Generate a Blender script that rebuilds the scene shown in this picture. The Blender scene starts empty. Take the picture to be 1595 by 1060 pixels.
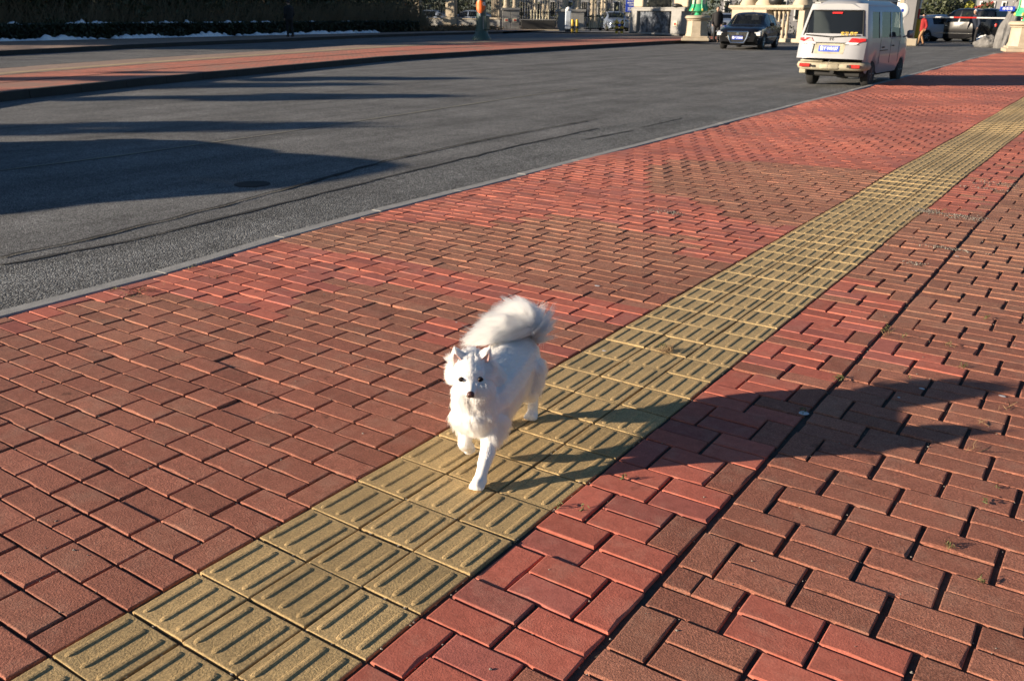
import bpy, bmesh, math, random
import numpy as np
from mathutils import Vector, Matrix, noise as mnoise
random.seed(7); RNG = np.random.default_rng(7)
S = bpy.context.scene
COL = S.collection
R = math.radians

# ------------------------------------------------------------------ camera
FPX, PITCH, ROLL, YAW = 1393.7, 0.3527, 0.0078, -0.5989
CAM = np.array([1.8506, -0.8037, 1.4257]); PW, PH = 1595.0, 1060.0
fw = np.array([math.sin(YAW)*math.cos(PITCH), math.cos(YAW)*math.cos(PITCH), -math.sin(PITCH)])
_r = np.array([math.cos(YAW), -math.sin(YAW), 0.]); _u = np.cross(_r, fw)
CR = _r*math.cos(ROLL)+_u*math.sin(ROLL); CU = -_r*math.sin(ROLL)+_u*math.cos(ROLL)
cd = bpy.data.cameras.new('camera'); cam = bpy.data.objects.new('camera', cd); COL.objects.link(cam)
cam.matrix_world = Matrix(((CR[0], CU[0], -fw[0], CAM[0]), (CR[1], CU[1], -fw[1], CAM[1]), (CR[2], CU[2], -fw[2], CAM[2]), (0, 0, 0, 1)))
cd.sensor_width = 36; cd.lens = 36*FPX/PW; cd.clip_start = .05; cd.clip_end = 1500
cd.dof.use_dof = True; cd.dof.focus_distance = 2.9; cd.dof.aperture_fstop = 11
S.camera = cam
S.cycles.use_denoising = True; S.cycles.use_adaptive_sampling = False; S.cycles.max_bounces = 12; S.cycles.diffuse_bounces = 7; S.cycles.transmission_bounces = 8; S.cycles.transparent_max_bounces = 12
def proj(P):
    d = np.asarray(P, float)-CAM; z = d@fw
    return PW/2+FPX*(d@CR)/z, PH/2-FPX*(d@CU)/z, z
def G(px, py, z=0.0):
    """ground point seen at a pixel of the 1595x1060 photograph"""
    d = fw+(px-PW/2)/FPX*CR-(py-PH/2)/FPX*CU
    t = (z-CAM[2])/d[2]; return CAM+t*d
# ------------------------------------------------------------------ world, sun, exposure
SUN_EL, SUN_TO = R(12.6), np.array([1.0, .97])       # shadows fall towards SUN_TO
w = bpy.data.worlds.new('World'); S.world = w; w.use_nodes = True
nt = w.node_tree; nt.nodes.clear()
sky = nt.nodes.new('ShaderNodeTexSky'); sky.sky_type = 'NISHITA'; sky.sun_disc = False
sky.sun_elevation = SUN_EL; az = math.atan2(-SUN_TO[0], -SUN_TO[1]); sky.sun_rotation = az
sky.air_density = 1.0; sky.dust_density = .6; sky.ozone_density = 4.0
bg = nt.nodes.new('ShaderNodeBackground'); bg.inputs[1].default_value = .050
wo = nt.nodes.new('ShaderNodeOutputWorld')
nt.links.new(sky.outputs[0], bg.inputs[0]); nt.links.new(bg.outputs[0], wo.inputs[0])
ld = bpy.data.lights.new('sun', 'SUN'); ld.energy = 5.0; ld.angle = R(.55); ld.color = (1.0, .84, .65)
sun = bpy.data.objects.new('sun', ld); COL.objects.link(sun)
sd = Vector((SUN_TO[0], SUN_TO[1], 0)).normalized()*math.cos(SUN_EL); sd.z = -math.sin(SUN_EL)
sun.rotation_euler = sd.to_track_quat('-Z', 'Y').to_euler(); sun.location = (-20, -20, 12)
vs = S.view_settings; vs.view_transform = 'Standard'; vs.look = 'None'; vs.exposure = 1.15; vs.gamma = 1; vs.use_curve_mapping = False

# ------------------------------------------------------------------ helpers
def tag(o, label=None, cat=None, group=None, kind=None):
    if label: o['label'] = label
    if cat: o['category'] = cat
    if group: o['group'] = group
    if kind: o['kind'] = kind
    return o
def empty(name, loc=(0, 0, 0), rz=0, **k):
    o = bpy.data.objects.new(name, None); o.empty_display_size = .2; COL.objects.link(o)
    o.location = loc; o.rotation_euler = (0, 0, rz); return tag(o, **k)
def link(name, me, mat=None, parent=None, **k):
    o = bpy.data.objects.new(name, me); COL.objects.link(o)
    if mat is not None and len(me.materials) == 0: me.materials.append(mat)
    if parent is not None: o.parent = parent
    return tag(o, **k)
def copy_tree(o, parent=None):
    c = o.copy(); COL.objects.link(c); c.parent = parent
    for ch in o.children: copy_tree(ch, c)
    return c
def M3(ax, ang): return np.array(Matrix.Rotation(ang, 3, ax))
class MB:
    def __init__(s): s.v = []; s.f = []; s.m = []; s.mi = 0; s.T = None
    def add(s, V, F):
        b = len(s.v); V = np.asarray(V, float)
        if s.T is not None: V = V@s.T[0].T+s.T[1]
        s.v.extend(V.tolist()); s.f.extend([tuple(i+b for i in f) for f in F]); s.m.extend([s.mi]*len(F)); return s
    def box(s, c, d, rot=None, bev=0.0, taper=1.0):
        x, y, z = np.array(d)/2.; c = np.array(c, float)
        if bev <= 0:
            V = np.array([[sx*x*(taper if sz > 0 else 1), sy*y*(taper if sz > 0 else 1), sz*z] for sz in (-1, 1) for sx, sy in ((-1, -1), (1, -1), (1, 1), (-1, 1))])
            F = [(3, 2, 1, 0), (4, 5, 6, 7), (0, 1, 5, 4), (1, 2, 6, 5), (2, 3, 7, 6), (3, 0, 4, 7)]
        else:
            b = min(bev, x*.9, y*.9, z*.9); V = []
            for zz, i in ((-z, b), (-z+b, 0), (z-b, 0), (z, b)):
                k = taper if zz > 0 else 1
                ex, ey = x*k-i, y*k-i; q = b if i == 0 else b*.6
                V += [(-ex+q, -ey, zz), (ex-q, -ey, zz), (ex, -ey+q, zz), (ex, ey-q, zz), (ex-q, ey, zz), (-ex+q, ey, zz), (-ex, ey-q, zz), (-ex, -ey+q, zz)]
            V = np.array(V); F = [tuple(range(7, -1, -1)), tuple(range(24, 32))]
            for r in range(3):
                for i in range(8): F.append((r*8+i, r*8+(i+1) % 8, r*8+8+(i+1) % 8, r*8+8+i))
        if rot is not None: V = V@np.asarray(rot).T
        return s.add(V+c, F)
    def tube(s, P, r, n=8, cap=True):
        P = [np.array(p, float) for p in P]; k = len(P); rr = r if hasattr(r, '__len__') else [r]*k
        V = []; F = []; up = None
        for i, p in enumerate(P):
            t = P[min(i+1, k-1)]-P[max(i-1, 0)]; t = t/(np.linalg.norm(t)+1e-9)
            if up is None: up = np.array([0, 0, 1.]) if abs(t[2]) < .9 else np.array([1., 0, 0])
            a = np.cross(up, t); a /= np.linalg.norm(a)+1e-9; b = np.cross(t, a); up = b
            for j in range(n):
                q = 2*math.pi*j/n; V.append(p+rr[i]*(a*math.cos(q)+b*math.sin(q)))
        for i in range(k-1):
            for j in range(n): F.append((i*n+j, i*n+(j+1) % n, (i+1)*n+(j+1) % n, (i+1)*n+j))
        if cap: F.append(tuple(range(n-1, -1, -1))); F.append(tuple((k-1)*n+j for j in range(n)))
        return s.add(V, F)
    def lathe(s, prof, n=16, c=(0, 0, 0), rot=None, ph=0.0):
        V = []; F = []
        for r, z in prof:
            for j in range(n):
                q = 2*math.pi*j/n+ph; V.append((r*math.cos(q), r*math.sin(q), z))
        m = len(prof)
        for i in range(m-1):
            for j in range(n): F.append((i*n+j, i*n+(j+1) % n, (i+1)*n+(j+1) % n, (i+1)*n+j))
        F.append(tuple(range(n-1, -1, -1))); F.append(tuple((m-1)*n+j for j in range(n)))
        V = np.array(V)
        if rot is not None: V = V@np.asarray(rot).T
        return s.add(V+np.array(c), F)
    def prism(s, poly, h0, h1, axis='z'):
        """extrude a 2-D polygon; axis z: (x,y) poly, axis y: (x,z) poly, axis x: (y,z) poly"""
        n = len(poly); V = []
        for h in (h0, h1):
            for a, b in poly: V.append({'z': (a, b, h), 'y': (a, h, b), 'x': (h, a, b)}[axis])
        F = [tuple(range(n)), tuple(range(2*n-1, n-1, -1))]+[(i, i+n, (i+1) % n+n, (i+1) % n) for i in range(n)]
        return s.add(V, F)
    def ell(s, c, r, n=10, m=7, rot=None):
        V = []; F = []
        for i in range(1, m):
            a = math.pi*i/m
            for j in range(n):
                q = 2*math.pi*j/n; V.append((r[0]*math.sin(a)*math.cos(q), r[1]*math.sin(a)*math.sin(q), r[2]*math.cos(a)))
        V += [(0, 0, r[2]), (0, 0, -r[2])]; T_, B_ = len(V)-2, len(V)-1
        for i in range(m-2):
            for j in range(n): F.append((i*n+j, (i+1)*n+j, (i+1)*n+(j+1) % n, i*n+(j+1) % n))
        for j in range(n): F.append((T_, j, (j+1) % n)); F.append((B_, (m-2)*n+(j+1) % n, (m-2)*n+j))
        V = np.array(V)
        if rot is not None: V = V@np.asarray(rot).T
        return s.add(V+np.array(c), F)
    def mesh(s, name, smooth=None, fix=True):
        me = bpy.data.meshes.new(name); me.from_pydata(s.v, [], s.f); me.update()
        if fix:
            bm = bmesh.new(); bm.from_mesh(me); bmesh.ops.recalc_face_normals(bm, faces=bm.faces); bm.to_mesh(me); bm.free()
        if any(s.m): me.polygons.foreach_set('material_index', s.m)
        if smooth is not None:
            me.polygons.foreach_set('use_smooth', [True]*len(me.polygons)); me.set_sharp_from_angle(angle=R(smooth))
        return me
    def build(s, name, mat, parent=None, smooth=None, fix=True, **k):
        return link(name, s.mesh(name, smooth, fix), mat, parent, **k)
def npmesh(name, V, Q, mat_index=None, color=None, smooth=False):
    """V (n,3), Q (m,4) quads -> mesh, fast; color (m,4) per face written to corners as 'tint'"""
    me = bpy.data.meshes.new(name); k = Q.shape[1]
    me.vertices.add(len(V)); me.vertices.foreach_set('co', np.ascontiguousarray(V, dtype=np.float32).ravel())
    me.loops.add(Q.size); me.loops.foreach_set('vertex_index', Q.astype(np.int32).ravel())
    me.polygons.add(len(Q)); me.polygons.foreach_set('loop_start', (np.arange(len(Q))*k).astype(np.int32))
    me.polygons.foreach_set('loop_total', np.full(len(Q), k, np.int32))
    me.polygons.foreach_set('use_smooth', [bool(smooth)]*len(Q))
    me.update(calc_edges=True)
    if color is not None:
        a = me.color_attributes.new('tint', 'FLOAT_COLOR', 'CORNER')
        a.data.foreach_set('color', np.repeat(color.astype(np.float32), k, axis=0).ravel())
    return me

# ------------------------------------------------------------------ materials
def newmat(name):
    m = bpy.data.materials.new(name); m.use_nodes = True; return m, m.node_tree, m.node_tree.nodes['Principled BSDF']
def N(t, typ, **k):
    n = t.nodes.new(typ)
    for a, b in k.items(): setattr(n, a, b)
    return n
def noise_n(t, scale, detail=4, rough=.6, vec=None, w=None):
    n = N(t, 'ShaderNodeTexNoise'); n.inputs['Scale'].default_value = scale; n.inputs['Detail'].default_value = detail; n.inputs['Roughness'].default_value = rough
    if vec is not None: t.links.new(vec, n.inputs['Vector'])
    return n.outputs['Fac']
def ramp(t, fac, stops):
    n = N(t, 'ShaderNodeValToRGB'); e = n.color_ramp.elements
    while len(e) < len(stops): e.new(.5)
    for q, (p, c) in zip(e, stops): q.position = p; q.color = c if len(c) == 4 else (*c, 1)
    t.links.new(fac, n.inputs[0]); return n.outputs[0]
def g1(v): return (v, v, v, 1)
def mul(t, a, b, fac=1.0, typ='MULTIPLY'):
    n = N(t, 'ShaderNodeMix', data_type='RGBA', blend_type=typ)
    if isinstance(fac, float): n.inputs[0].default_value = fac
    else: t.links.new(fac, n.inputs[0])
    for i, s in ((6, a), (7, b)):
        if isinstance(s, tuple): n.inputs[i].default_value = s if len(s) == 4 else (*s, 1)
        else: t.links.new(s, n.inputs[i])
    return n.outputs[2]
def bump(t, b, h, strength, dist):
    n = N(t, 'ShaderNodeBump'); n.inputs['Strength'].default_value = strength; n.inputs['Distance'].default_value = dist
    t.links.new(h, n.inputs['Height'])
    if b.inputs['Normal'].is_linked: t.links.new(b.inputs['Normal'].links[0].from_socket, n.inputs['Normal'])
    t.links.new(n.outputs[0], b.inputs['Normal'])
def pos(t): return N(t, 'ShaderNodeNewGeometry').outputs['Position']
def objc(t): return N(t, 'ShaderNodeTexCoord').outputs['Object']
def simple(name, col, rough=.6, var=.25, scale=6., metal=0., bumpd=0., bscale=40., coat=0., spec=None, fine=True):
    m, t, b = newmat(name); c = objc(t)
    k = noise_n(t, scale, 5, .65, c)
    cc = ramp(t, k, [(.25, g1(1-var)), (.75, g1(1+var*.6))])
    t.links.new(mul(t, (*col, 1), cc), b.inputs['Base Color'])
    b.inputs['Roughness'].default_value = rough; b.inputs['Metallic'].default_value = metal
    if coat: b.inputs['Coat Weight'].default_value = coat; b.inputs['Coat Roughness'].default_value = .05
    if spec is not None: b.inputs['Specular IOR Level'].default_value = spec
    if bumpd: bump(t, b, noise_n(t, bscale, 4, .7, c), 1, bumpd)
    return m
def brick_mat(name, per_object):
    m, t, b = newmat(name); p = pos(t)
    if per_object:
        a = N(t, 'ShaderNodeObjectInfo'); col, al = a.outputs['Color'], a.outputs['Alpha']
    else:
        a = N(t, 'ShaderNodeAttribute', attribute_name='tint'); col, al = a.outputs['Color'], a.outputs['Alpha']
    grit = noise_n(t, 170, 3, .8, p); speck = noise_n(t, 230, 1, .5, p); mid = noise_n(t, 28, 4, .7, p); big = noise_n(t, 2.3, 4, .6, p)
    # grain: strong on the rough brown bricks (alpha 0), faint on the smooth red ones (alpha 1)
    gr = mul(t, ramp(t, grit, [(.3, g1(.5)), (.5, g1(.95)), (.72, g1(1.6))]), ramp(t, grit, [(.3, g1(.86)), (.7, g1(1.12))]), al, 'MIX')
    c = mul(t, col, gr)
    c = mul(t, c, ramp(t, mid, [(.28, g1(.80)), (.7, g1(1.14))]))
    c = mul(t, c, ramp(t, big, [(.3, g1(.88)), (.7, g1(1.08))]))
    # pale sand grains and dust
    c = mul(t, c, (.42, .36, .29, 1), ramp(t, speck, [(.735, g1(0)), (.78, g1(.55))]), 'MIX')
    dust = noise_n(t, 7, 5, .7, p)
    c = mul(t, c, (.30, .235, .175, 1), ramp(t, dust, [(.50, g1(0)), (.80, g1(.38))]), 'MIX')
    stain = noise_n(t, 11, 3, .5, p)
    c = mul(t, c, ramp(t, stain, [(.24, g1(.55)), (.31, g1(1))]))
    t.links.new(c, b.inputs['Base Color']); b.inputs['Roughness'].default_value = .82; b.inputs['Specular IOR Level'].default_value = .25
    h = N(t, 'ShaderNodeMath', operation='MULTIPLY_ADD'); t.links.new(al, h.inputs[0]); h.inputs[1].default_value = -.72; h.inputs[2].default_value = 1
    hm = N(t, 'ShaderNodeMath', operation='MULTIPLY'); t.links.new(grit, hm.inputs[0]); t.links.new(h.outputs[0], hm.inputs[1])
    bump(t, b, hm.outputs[0], .9, .0030); bump(t, b, mid, .4, .0010)
    return m
M = {}
M['brick1'] = brick_mat('brick_clay', True); M['brickN'] = brick_mat('brick_clay_field', False)
def ground_mat(name, col, light, scale, bd, al=.15):
    m, t, b = newmat(name); p = pos(t)
    v = N(t, 'ShaderNodeTexVoronoi'); v.inputs['Scale'].default_value = scale; t.links.new(p, v.inputs['Vector'])
    sep = N(t, 'ShaderNodeSeparateColor'); t.links.new(v.outputs['Color'], sep.inputs[0])
    stone = ramp(t, sep.outputs[0], [(.15, (*[x*.45 for x in col], 1)), (.6, (*col, 1)), (.93, (*light, 1))])
    big = noise_n(t, .9, 5, .65, p); mid = noise_n(t, 9, 4, .7, p); st = N(t, 'ShaderNodeMapping'); st.inputs['Scale'].default_value = (1.2, .12, 1)
    t.links.new(p, st.inputs[0]); track = noise_n(t, 1.6, 4, .6, st.outputs[0])
    c = mul(t, stone, ramp(t, big, [(.3, g1(.74)), (.72, g1(1.2))])); c = mul(t, c, ramp(t, mid, [(.3, g1(.82)), (.7, g1(1.12))]))
    c = mul(t, c, ramp(t, track, [(.34, g1(.78)), (.62, g1(1.1))]))
    sm = N(t, 'ShaderNodeMapping'); sm.inputs['Scale'].default_value = (1.4, .7, 1); t.links.new(p, sm.inputs[0]); scf = noise_n(t, 2.6, 6, .75, sm.outputs[0])
    c = mul(t, c, ramp(t, scf, [(.24, g1(.35)), (.33, g1(1)), (.66, g1(1)), (.74, g1(1.25))]))
    t.links.new(c, b.inputs['Base Color']); b.inputs['Roughness'].default_value = .9; b.inputs['Specular IOR Level'].default_value = .2
    bump(t, b, v.outputs['Distance'], 1, -bd); bump(t, b, mid, .6, bd*.8)
    return m
M['asphalt'] = ground_mat('asphalt', (.148, .150, .150), (.27, .275, .27), 95, .005)
M['asphalt2'] = ground_mat('asphalt_smooth', (.163, .163, .160), (.28, .28, .275), 130, .003)
M['bed'] = simple('joint_sand', (.065, .055, .044), .95, .5, 40, bumpd=.004, bscale=160)
M['crack'] = simple('crack_seam', (.010, .010, .010), .9, .3, 20)
M['kerb'] = simple('kerb_concrete', (.30, .295, .28), .85, .3, 9, bumpd=.002, bscale=90)
M['kerb_dark'] = simple('kerb_granite', (.032, .031, .030), .85, .3, 4, bumpd=.004, bscale=40)
M['dirt'] = simple('verge_soil', (.06, .05, .038), .95, .4, 3, bumpd=.02, bscale=12)
M['pebble'] = simple('pebble_stone', (.27, .24, .20), .8, .4, 60)
M['weed'] = simple('weed_leaf', (.095, .10, .03), .8, .5, 30)
M['dry'] = simple('dry_leaf', (.22, .14, .07), .8, .4, 30)
M['white_spot'] = simple('dropping_white', (.62, .62, .62), .7, .3, 60)
def faded_paint():
    m, t, b = newmat('faded_yellow_paint'); p = pos(t)
    k = noise_n(t, 5, 6, .8, p); k2 = noise_n(t, 60, 3, .8, p)
    c = mul(t, (.15, .150, .146, 1), (.235, .215, .145, 1), ramp(t, mul(t, k, k2, .6, 'MULTIPLY'), [(.2, g1(0)), (.42, g1(.75))]), 'MIX')
    t.links.new(c, b.inputs['Base Color']); b.inputs['Roughness'].default_value = .9; return m
M['paint'] = faded_paint()
def tex_paving(name, c1, c2):
    """distant brick paving: too far off to tell single bricks"""
    m, t, b = newmat(name); p = pos(t)
    br = N(t, 'ShaderNodeTexBrick'); br.inputs['Scale'].default_value = 1; br.inputs['Brick Width'].default_value = .205; br.inputs['Row Height'].default_value = .103
    br.inputs['Mortar Size'].default_value = .006; br.inputs['Color1'].default_value = (*c1, 1); br.inputs['Color2'].default_value = (*c2, 1); br.inputs['Mortar'].default_value = (.06, .04, .03, 1)
    t.links.new(p, br.inputs['Vector']); k = noise_n(t, .55, 5, .7, p); k2 = noise_n(t, 3.5, 4, .7, p)
    c = mul(t, br.outputs[0], ramp(t, k2, [(.3, g1(.8)), (.7, g1(1.15))])); c = mul(t, c, (.24, .165, .12, 1), ramp(t, k, [(.46, g1(0)), (.62, g1(.7))]), 'MIX')
    t.links.new(c, b.inputs['Base Color']); b.inputs['Roughness'].default_value = .85; return m
M['isl_red'] = tex_paving('island_red_paving', (.62, .19, .115), (.52, .155, .09))
M['isl_tan'] = tex_paving('island_tan_paving', (.40, .27, .20), (.34, .23, .17))
M['isl_yel'] = simple('island_tactile', (.46, .33, .19), .85, .45, .7)
M['stone'] = simple('cream_stone', (.44, .37, .27), .75, .22, 5, bumpd=.003)
M['stone_grey'] = simple('grey_granite', (.27, .265, .25), .7, .25, 8, bumpd=.002)
def marble():
    m, t, b = newmat('dark_marble'); c = objc(t); k = noise_n(t, 2.2, 8, .75, c)
    t.links.new(ramp(t, k, [(.35, (.025, .03, .04)), (.5, (.06, .07, .09)), (.56, (.22, .24, .27)), (.62, (.05, .06, .075))]), b.inputs['Base Color']); b.inputs['Roughness'].default_value = .25; return m
M['marble'] = marble()
M['rock'] = simple('landscape_rock', (.17, .165, .16), .85, .5, 3, bumpd=.03, bscale=6)
M['green'] = simple('lamp_green_paint', (.05, .42, .19), .4, .2, 8); M['panel'] = simple('lamp_cream_panel', (.62, .58, .42), .35, .15, 8)
M['gold'] = simple('gold_paint', (.62, .47, .10), .4, .2, 8); M['polegreen'] = simple('pole_green_paint', (.055, .10, .082), .42, .2, 9)
M['iron'] = simple('black_iron', (.022, .022, .022), .5, .2, 8); M['steel'] = simple('grey_metal', (.35, .36, .37), .35, .15, 8, metal=.6)
M['whitep'] = simple('white_paint', (.78, .77, .74), .5, .12, 5); M['orange'] = simple('orange_tag', (.9, .16, .02), .45, .1, 8)
M['bluesign'] = simple('sign_blue', (.012, .05, .42), .4, .1, 5); M['yellowp'] = simple('yellow_paint', (.65, .42, .03), .5, .2, 6)
M['red'] = simple('red_paint', (.62, .035, .025), .45, .15, 6); M['bluewhite'] = simple('cabinet_paint', (.55, .62, .70), .35, .15, 4)
M['snow'] = simple('snow', (.93, .94, .96), .6, .12, 8, bumpd=.02, bscale=14)
M['bark'] = simple('tree_bark', (.10, .075, .052), .9, .4, 9, bumpd=.01, bscale=30); M['bark_pale'] = simple('pale_bark', (.25, .21, .16), .9, .4, 9, bumpd=.01, bscale=30)
def leafm(name, col, tr=.25):
    m, t, b = newmat(name); k = noise_n(t, 2.2, 3, .6, pos(t))
    c = mul(t, (*col, 1), ramp(t, k, [(.3, g1(.55)), (.7, g1(1.5))])); t.links.new(c, b.inputs['Base Color']); b.inputs['Roughness'].default_value = .6
    b.inputs['Transmission Weight'].default_value = 0; return m
M['leaf'] = leafm('evergreen_needles', (.045, .055, .022)); M['hedge'] = leafm('hedge_leaves', (.022, .030, .014)); M['leafy'] = leafm('yellow_shrub_leaves', (.28, .27, .03)); M['twig'] = simple('dry_twigs', (.22, .175, .11), .9, .4, 9)
M['wall_beige'] = simple('beige_render', (.52, .43, .30), .8, .15, 2); M['wall_grey'] = simple('grey_render', (.26, .255, .26), .8, .15, 2); M['roofred'] = simple('red_roof', (.35, .05, .035), .7, .2, 3)
# vehicles
M['vanwhite'] = simple('van_silver_white_paint', (.335, .34, .355), .38, .08, 2, coat=.4); M['cream'] = simple('worn_cream_bumper', (.40, .36, .26), .75, .45, 7)
M['black_paint'] = simple('black_car_paint', (.008, .008, .009), .22, .1, 2, coat=.5, spec=.35); M['silver_paint'] = simple('silver_blue_paint', (.28, .33, .42), .3, .1, 2, coat=.8, metal=.3)
M['rubber'] = simple('tyre_rubber', (.02, .02, .02), .85, .3, 9); M['alloy'] = simple('wheel_alloy', (.45, .45, .46), .3, .15, 8, metal=.8)
M['dark_rim'] = simple('dusty_steel_wheel', (.10, .095, .085), .6, .3, 8); M['chrome'] = simple('chrome_trim', (.85, .84, .80), .12, .05, 8, metal=1.0); M['under'] = simple('underbody_black', (.012, .012, .012), .8, .3, 5)
M['redlens'] = simple('red_lamp_lens', (.70, .03, .025), .2, .1, 9, coat=.6); M['clearlens'] = simple('clear_lamp_lens', (.82, .82, .80), .15, .1, 30, coat=.8)
M['plate'] = simple('plate_blue', (.02, .07, .46), .4, .08, 8); M['letter'] = simple('white_lettering', (.85, .85, .85), .5, .05, 8); M['seat'] = simple('seat_cloth', (.36, .34, .31), .9, .2, 7)
M['badge'] = simple('badge_grey', (.17, .17, .17), .4, .1, 8)
def glass(name, tint, tr):
    m, t, b = newmat(name); t.nodes.remove(b); o = t.nodes['Material Output']
    a = N(t, 'ShaderNodeBsdfTransparent'); a.inputs[0].default_value = (*tint, 1); g = N(t, 'ShaderNodeBsdfGlossy'); g.inputs['Roughness'].default_value = .03
    d = N(t, 'ShaderNodeBsdfDiffuse'); d.inputs[0].default_value = (.03, .035, .04, 1)
    f = N(t, 'ShaderNodeFresnel'); f.inputs[0].default_value = 1.5; x1 = N(t, 'ShaderNodeMixShader'); x1.inputs[0].default_value = 1-tr
    t.links.new(a.outputs[0], x1.inputs[1]); t.links.new(d.outputs[0], x1.inputs[2]); x2 = N(t, 'ShaderNodeMixShader')
    t.links.new(f.outputs[0], x2.inputs[0]); t.links.new(x1.outputs[0], x2.inputs[1]); t.links.new(g.outputs[0], x2.inputs[2]); t.links.new(x2.outputs[0], o.inputs[0]); return m
M['glass'] = glass('car_glass', (.42, .46, .45), .78); M['darkglass'] = glass('tinted_glass', (.30, .33, .36), .7)
# people and dog
M['skin'] = simple('skin', (.50, .30, .21), .6, .1, 9); M['hair'] = simple('dark_hair', (.02, .016, .013), .6, .2, 30)
for k_, c_ in dict(cl_black=(.012, .012, .014), cl_red=(.28, .012, .014), cl_tan=(.36, .20, .10), cl_navy=(.02, .028, .05), cl_white=(.7, .7, .72), shoe=(.03, .028, .025)).items(): M[k_] = simple('cloth_'+k_, c_, .85, .2, 12)

# ------------------------------------------------------------------ pavement with single bricks and tactile tiles
U_ = .205
def und(x, y):
    x = np.asarray(x, float); y = np.asarray(y, float); k = np.clip((y-1.5)/6, .15, 1)
    return k*(.006*np.sin(x*1.9+y*.83+.4)+.005*np.sin(y*2.35-x*.9+1.1)+.004*np.sin(x*3.1-y*1.3))
KPX = [(-420, 600), (0, 494.5), (283, 420), (500, 353), (850, 264.5), (1051, 213), (1247, 162), (1309, 147), (1367, 131), (1420, 117.5), (1515, 91.7)]
KERB = np.array([G(a, b)[:2] for a, b in KPX])
CORNER = np.array([G(a, b)[:2] for a, b in ((1515, 91.7), (1530, 88.5), (1553, 83), (1600, 81), (1750, 80))])
YEND = 44.0
def kerb_x(y): return np.interp(y, KERB[:, 1], KERB[:, 0])
def poly_world(pts): return np.array([G(a, b)[:2] for a, b in pts])
def inside(P, poly):
    x, y = P[:, 0], P[:, 1]; r = np.zeros(len(P), bool); j = len(poly)-1
    for i in range(len(poly)):
        xi, yi = poly[i]; xj, yj = poly[j]
        r ^= ((yi > y) != (yj > y)) & (x < (xj-xi)*(y-yi)/(yj-yi+1e-12)+xi); j = i
    return r
RED = [poly_world(p) for p in (
 [(150, 462), (280, 420), (430, 372), (490, 390), (568, 390), (606, 400), (681, 415), (772, 434), (858, 452), (953, 475), (1024, 479), (1002, 494), (957, 508), (915, 503), (851, 490), (802, 476), (696, 458), (647, 449), (557, 436), (521, 440), (502, 452), (457, 478), (449, 493), (400, 489), (328, 470), (245, 452)],
 [(556, 343), (640, 347), (696, 345), (741, 351), (787, 347), (862, 336), (926, 343), (972, 355), (1040, 365), (1089, 370), (1060, 392), (1068, 396), (1113, 410), (1151, 408), (1204, 380), (1249, 352), (1700, 92), (1500, 90), (1250, 152), (850, 255)],
 [(647, 510), (700, 502), (726, 512), (724, 545), (650, 530)], [(850, 545), (880, 540), (910, 552), (880, 580), (850, 575)], [(0, 520), (0, 495), (150, 455), (300, 410), (285, 425), (150, 468)],
 [(1210, 945), (1345, 985), (1300, 1080), (1170, 1080), (1190, 985)], [(1335, 990), (1490, 1035), (1480, 1100), (1320, 1100)], [(1352, 530), (1430, 545), (1495, 563), (1485, 582), (1400, 567), (1340, 548)], [(1180, 1035), (1240, 1020), (1260, 1090), (1150, 1090)])]
BROWN = [poly_world(p) for p in ([(1000, 262), (1041, 251), (1113, 249), (1189, 251), (1302, 262), (1377, 268), (1340, 300), (1260, 347), (1196, 353), (1151, 341), (1087, 311), (1000, 296)],)]
MIDBROWN = poly_world([(1317, 426), (1407, 455), (1480, 460), (1560, 345), (1440, 322)])
def gen_bricks():
    B = []   # cx, cy, rot90, len, wid
    def add(cx, cy, r, ln=.1940, wd=.0952): B.append((cx, cy, r, ln, wd))
    rows = range(-3, int(YEND/U_)+1)
    for v in rows:                                   # left of the strip
        y0 = v*U_; odd = v % 2
        x = -.004
        if not odd: add(x-.051, y0+.1025, 1); x -= .1025
        kx = float(kerb_x(y0+.1))
        while x-.205 > kx+.02:
            for k in (0, 1): add(x-.1025, y0+.05125+k*.1025, 0)
            x -= .205
        rest = x-kx-.012
        if rest > .10:
            for k in (0, 1): add(x-rest/2, y0+.05125+k*.1025, 0, rest-.008)
        elif rest > .035: add(x-rest/2, y0+.1025, 1, .1955, rest-.008)
    x0 = .615
    for v in rows:                                   # between strip and the dark seam
        y0 = v*U_; odd = v % 2; x = x0+.006
        if not odd: add(x+.05, y0+.1025, 1); x += .1045
        while x+.205 < 1.037: 
            for k in (0, 1): add(x+.1015, y0+.05125+k*.1025, 0)
            x += .2075
        if not odd: add(x+.05, y0+.1025, 1)
    off = -.045
    for v in range(-3, int(26/U_)):                  # right of the seam
        y0 = v*U_+off; odd = v % 2; x = 1.047
        if not odd: add(x+.05, y0+.1025, 1); x += .104
        while x < 13:
            for k in (0, 1): add(x+.1015, y0+.05125+k*.1025, 0)
            x += .2085
    B = np.array(B)
    px, py, z = proj(np.c_[B[:, 0], B[:, 1], np.zeros(len(B))])
    vis = (z > .2) & (px > -330) & (px < PW+330) & (py > 40) & (py < PH+260)
    inf = (z > .2) & (px > -20) & (px < PW+20) & (py < PH+20)
    return B[vis], z[vis], inf[vis]
B, BZ, BIN = gen_bricks()
for cp in (G(1103, 925), G(130, 800)):      # two bricks cracked across
    i = int(np.argmin(np.hypot(B[:, 0]-cp[0], B[:, 1]-cp[1]))); x0_, y0_ = B[i, 0], B[i, 1]
    if B[i, 2] < .5:
        nb2 = B[i].copy(); B[i, 3] = .078; B[i, 0] = x0_-.058; nb2[3] = .112; nb2[0] = x0_+.041; B = np.vstack([B, nb2]); BZ = np.r_[BZ, BZ[i]]; BIN = np.r_[BIN, BIN[i]]
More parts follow.
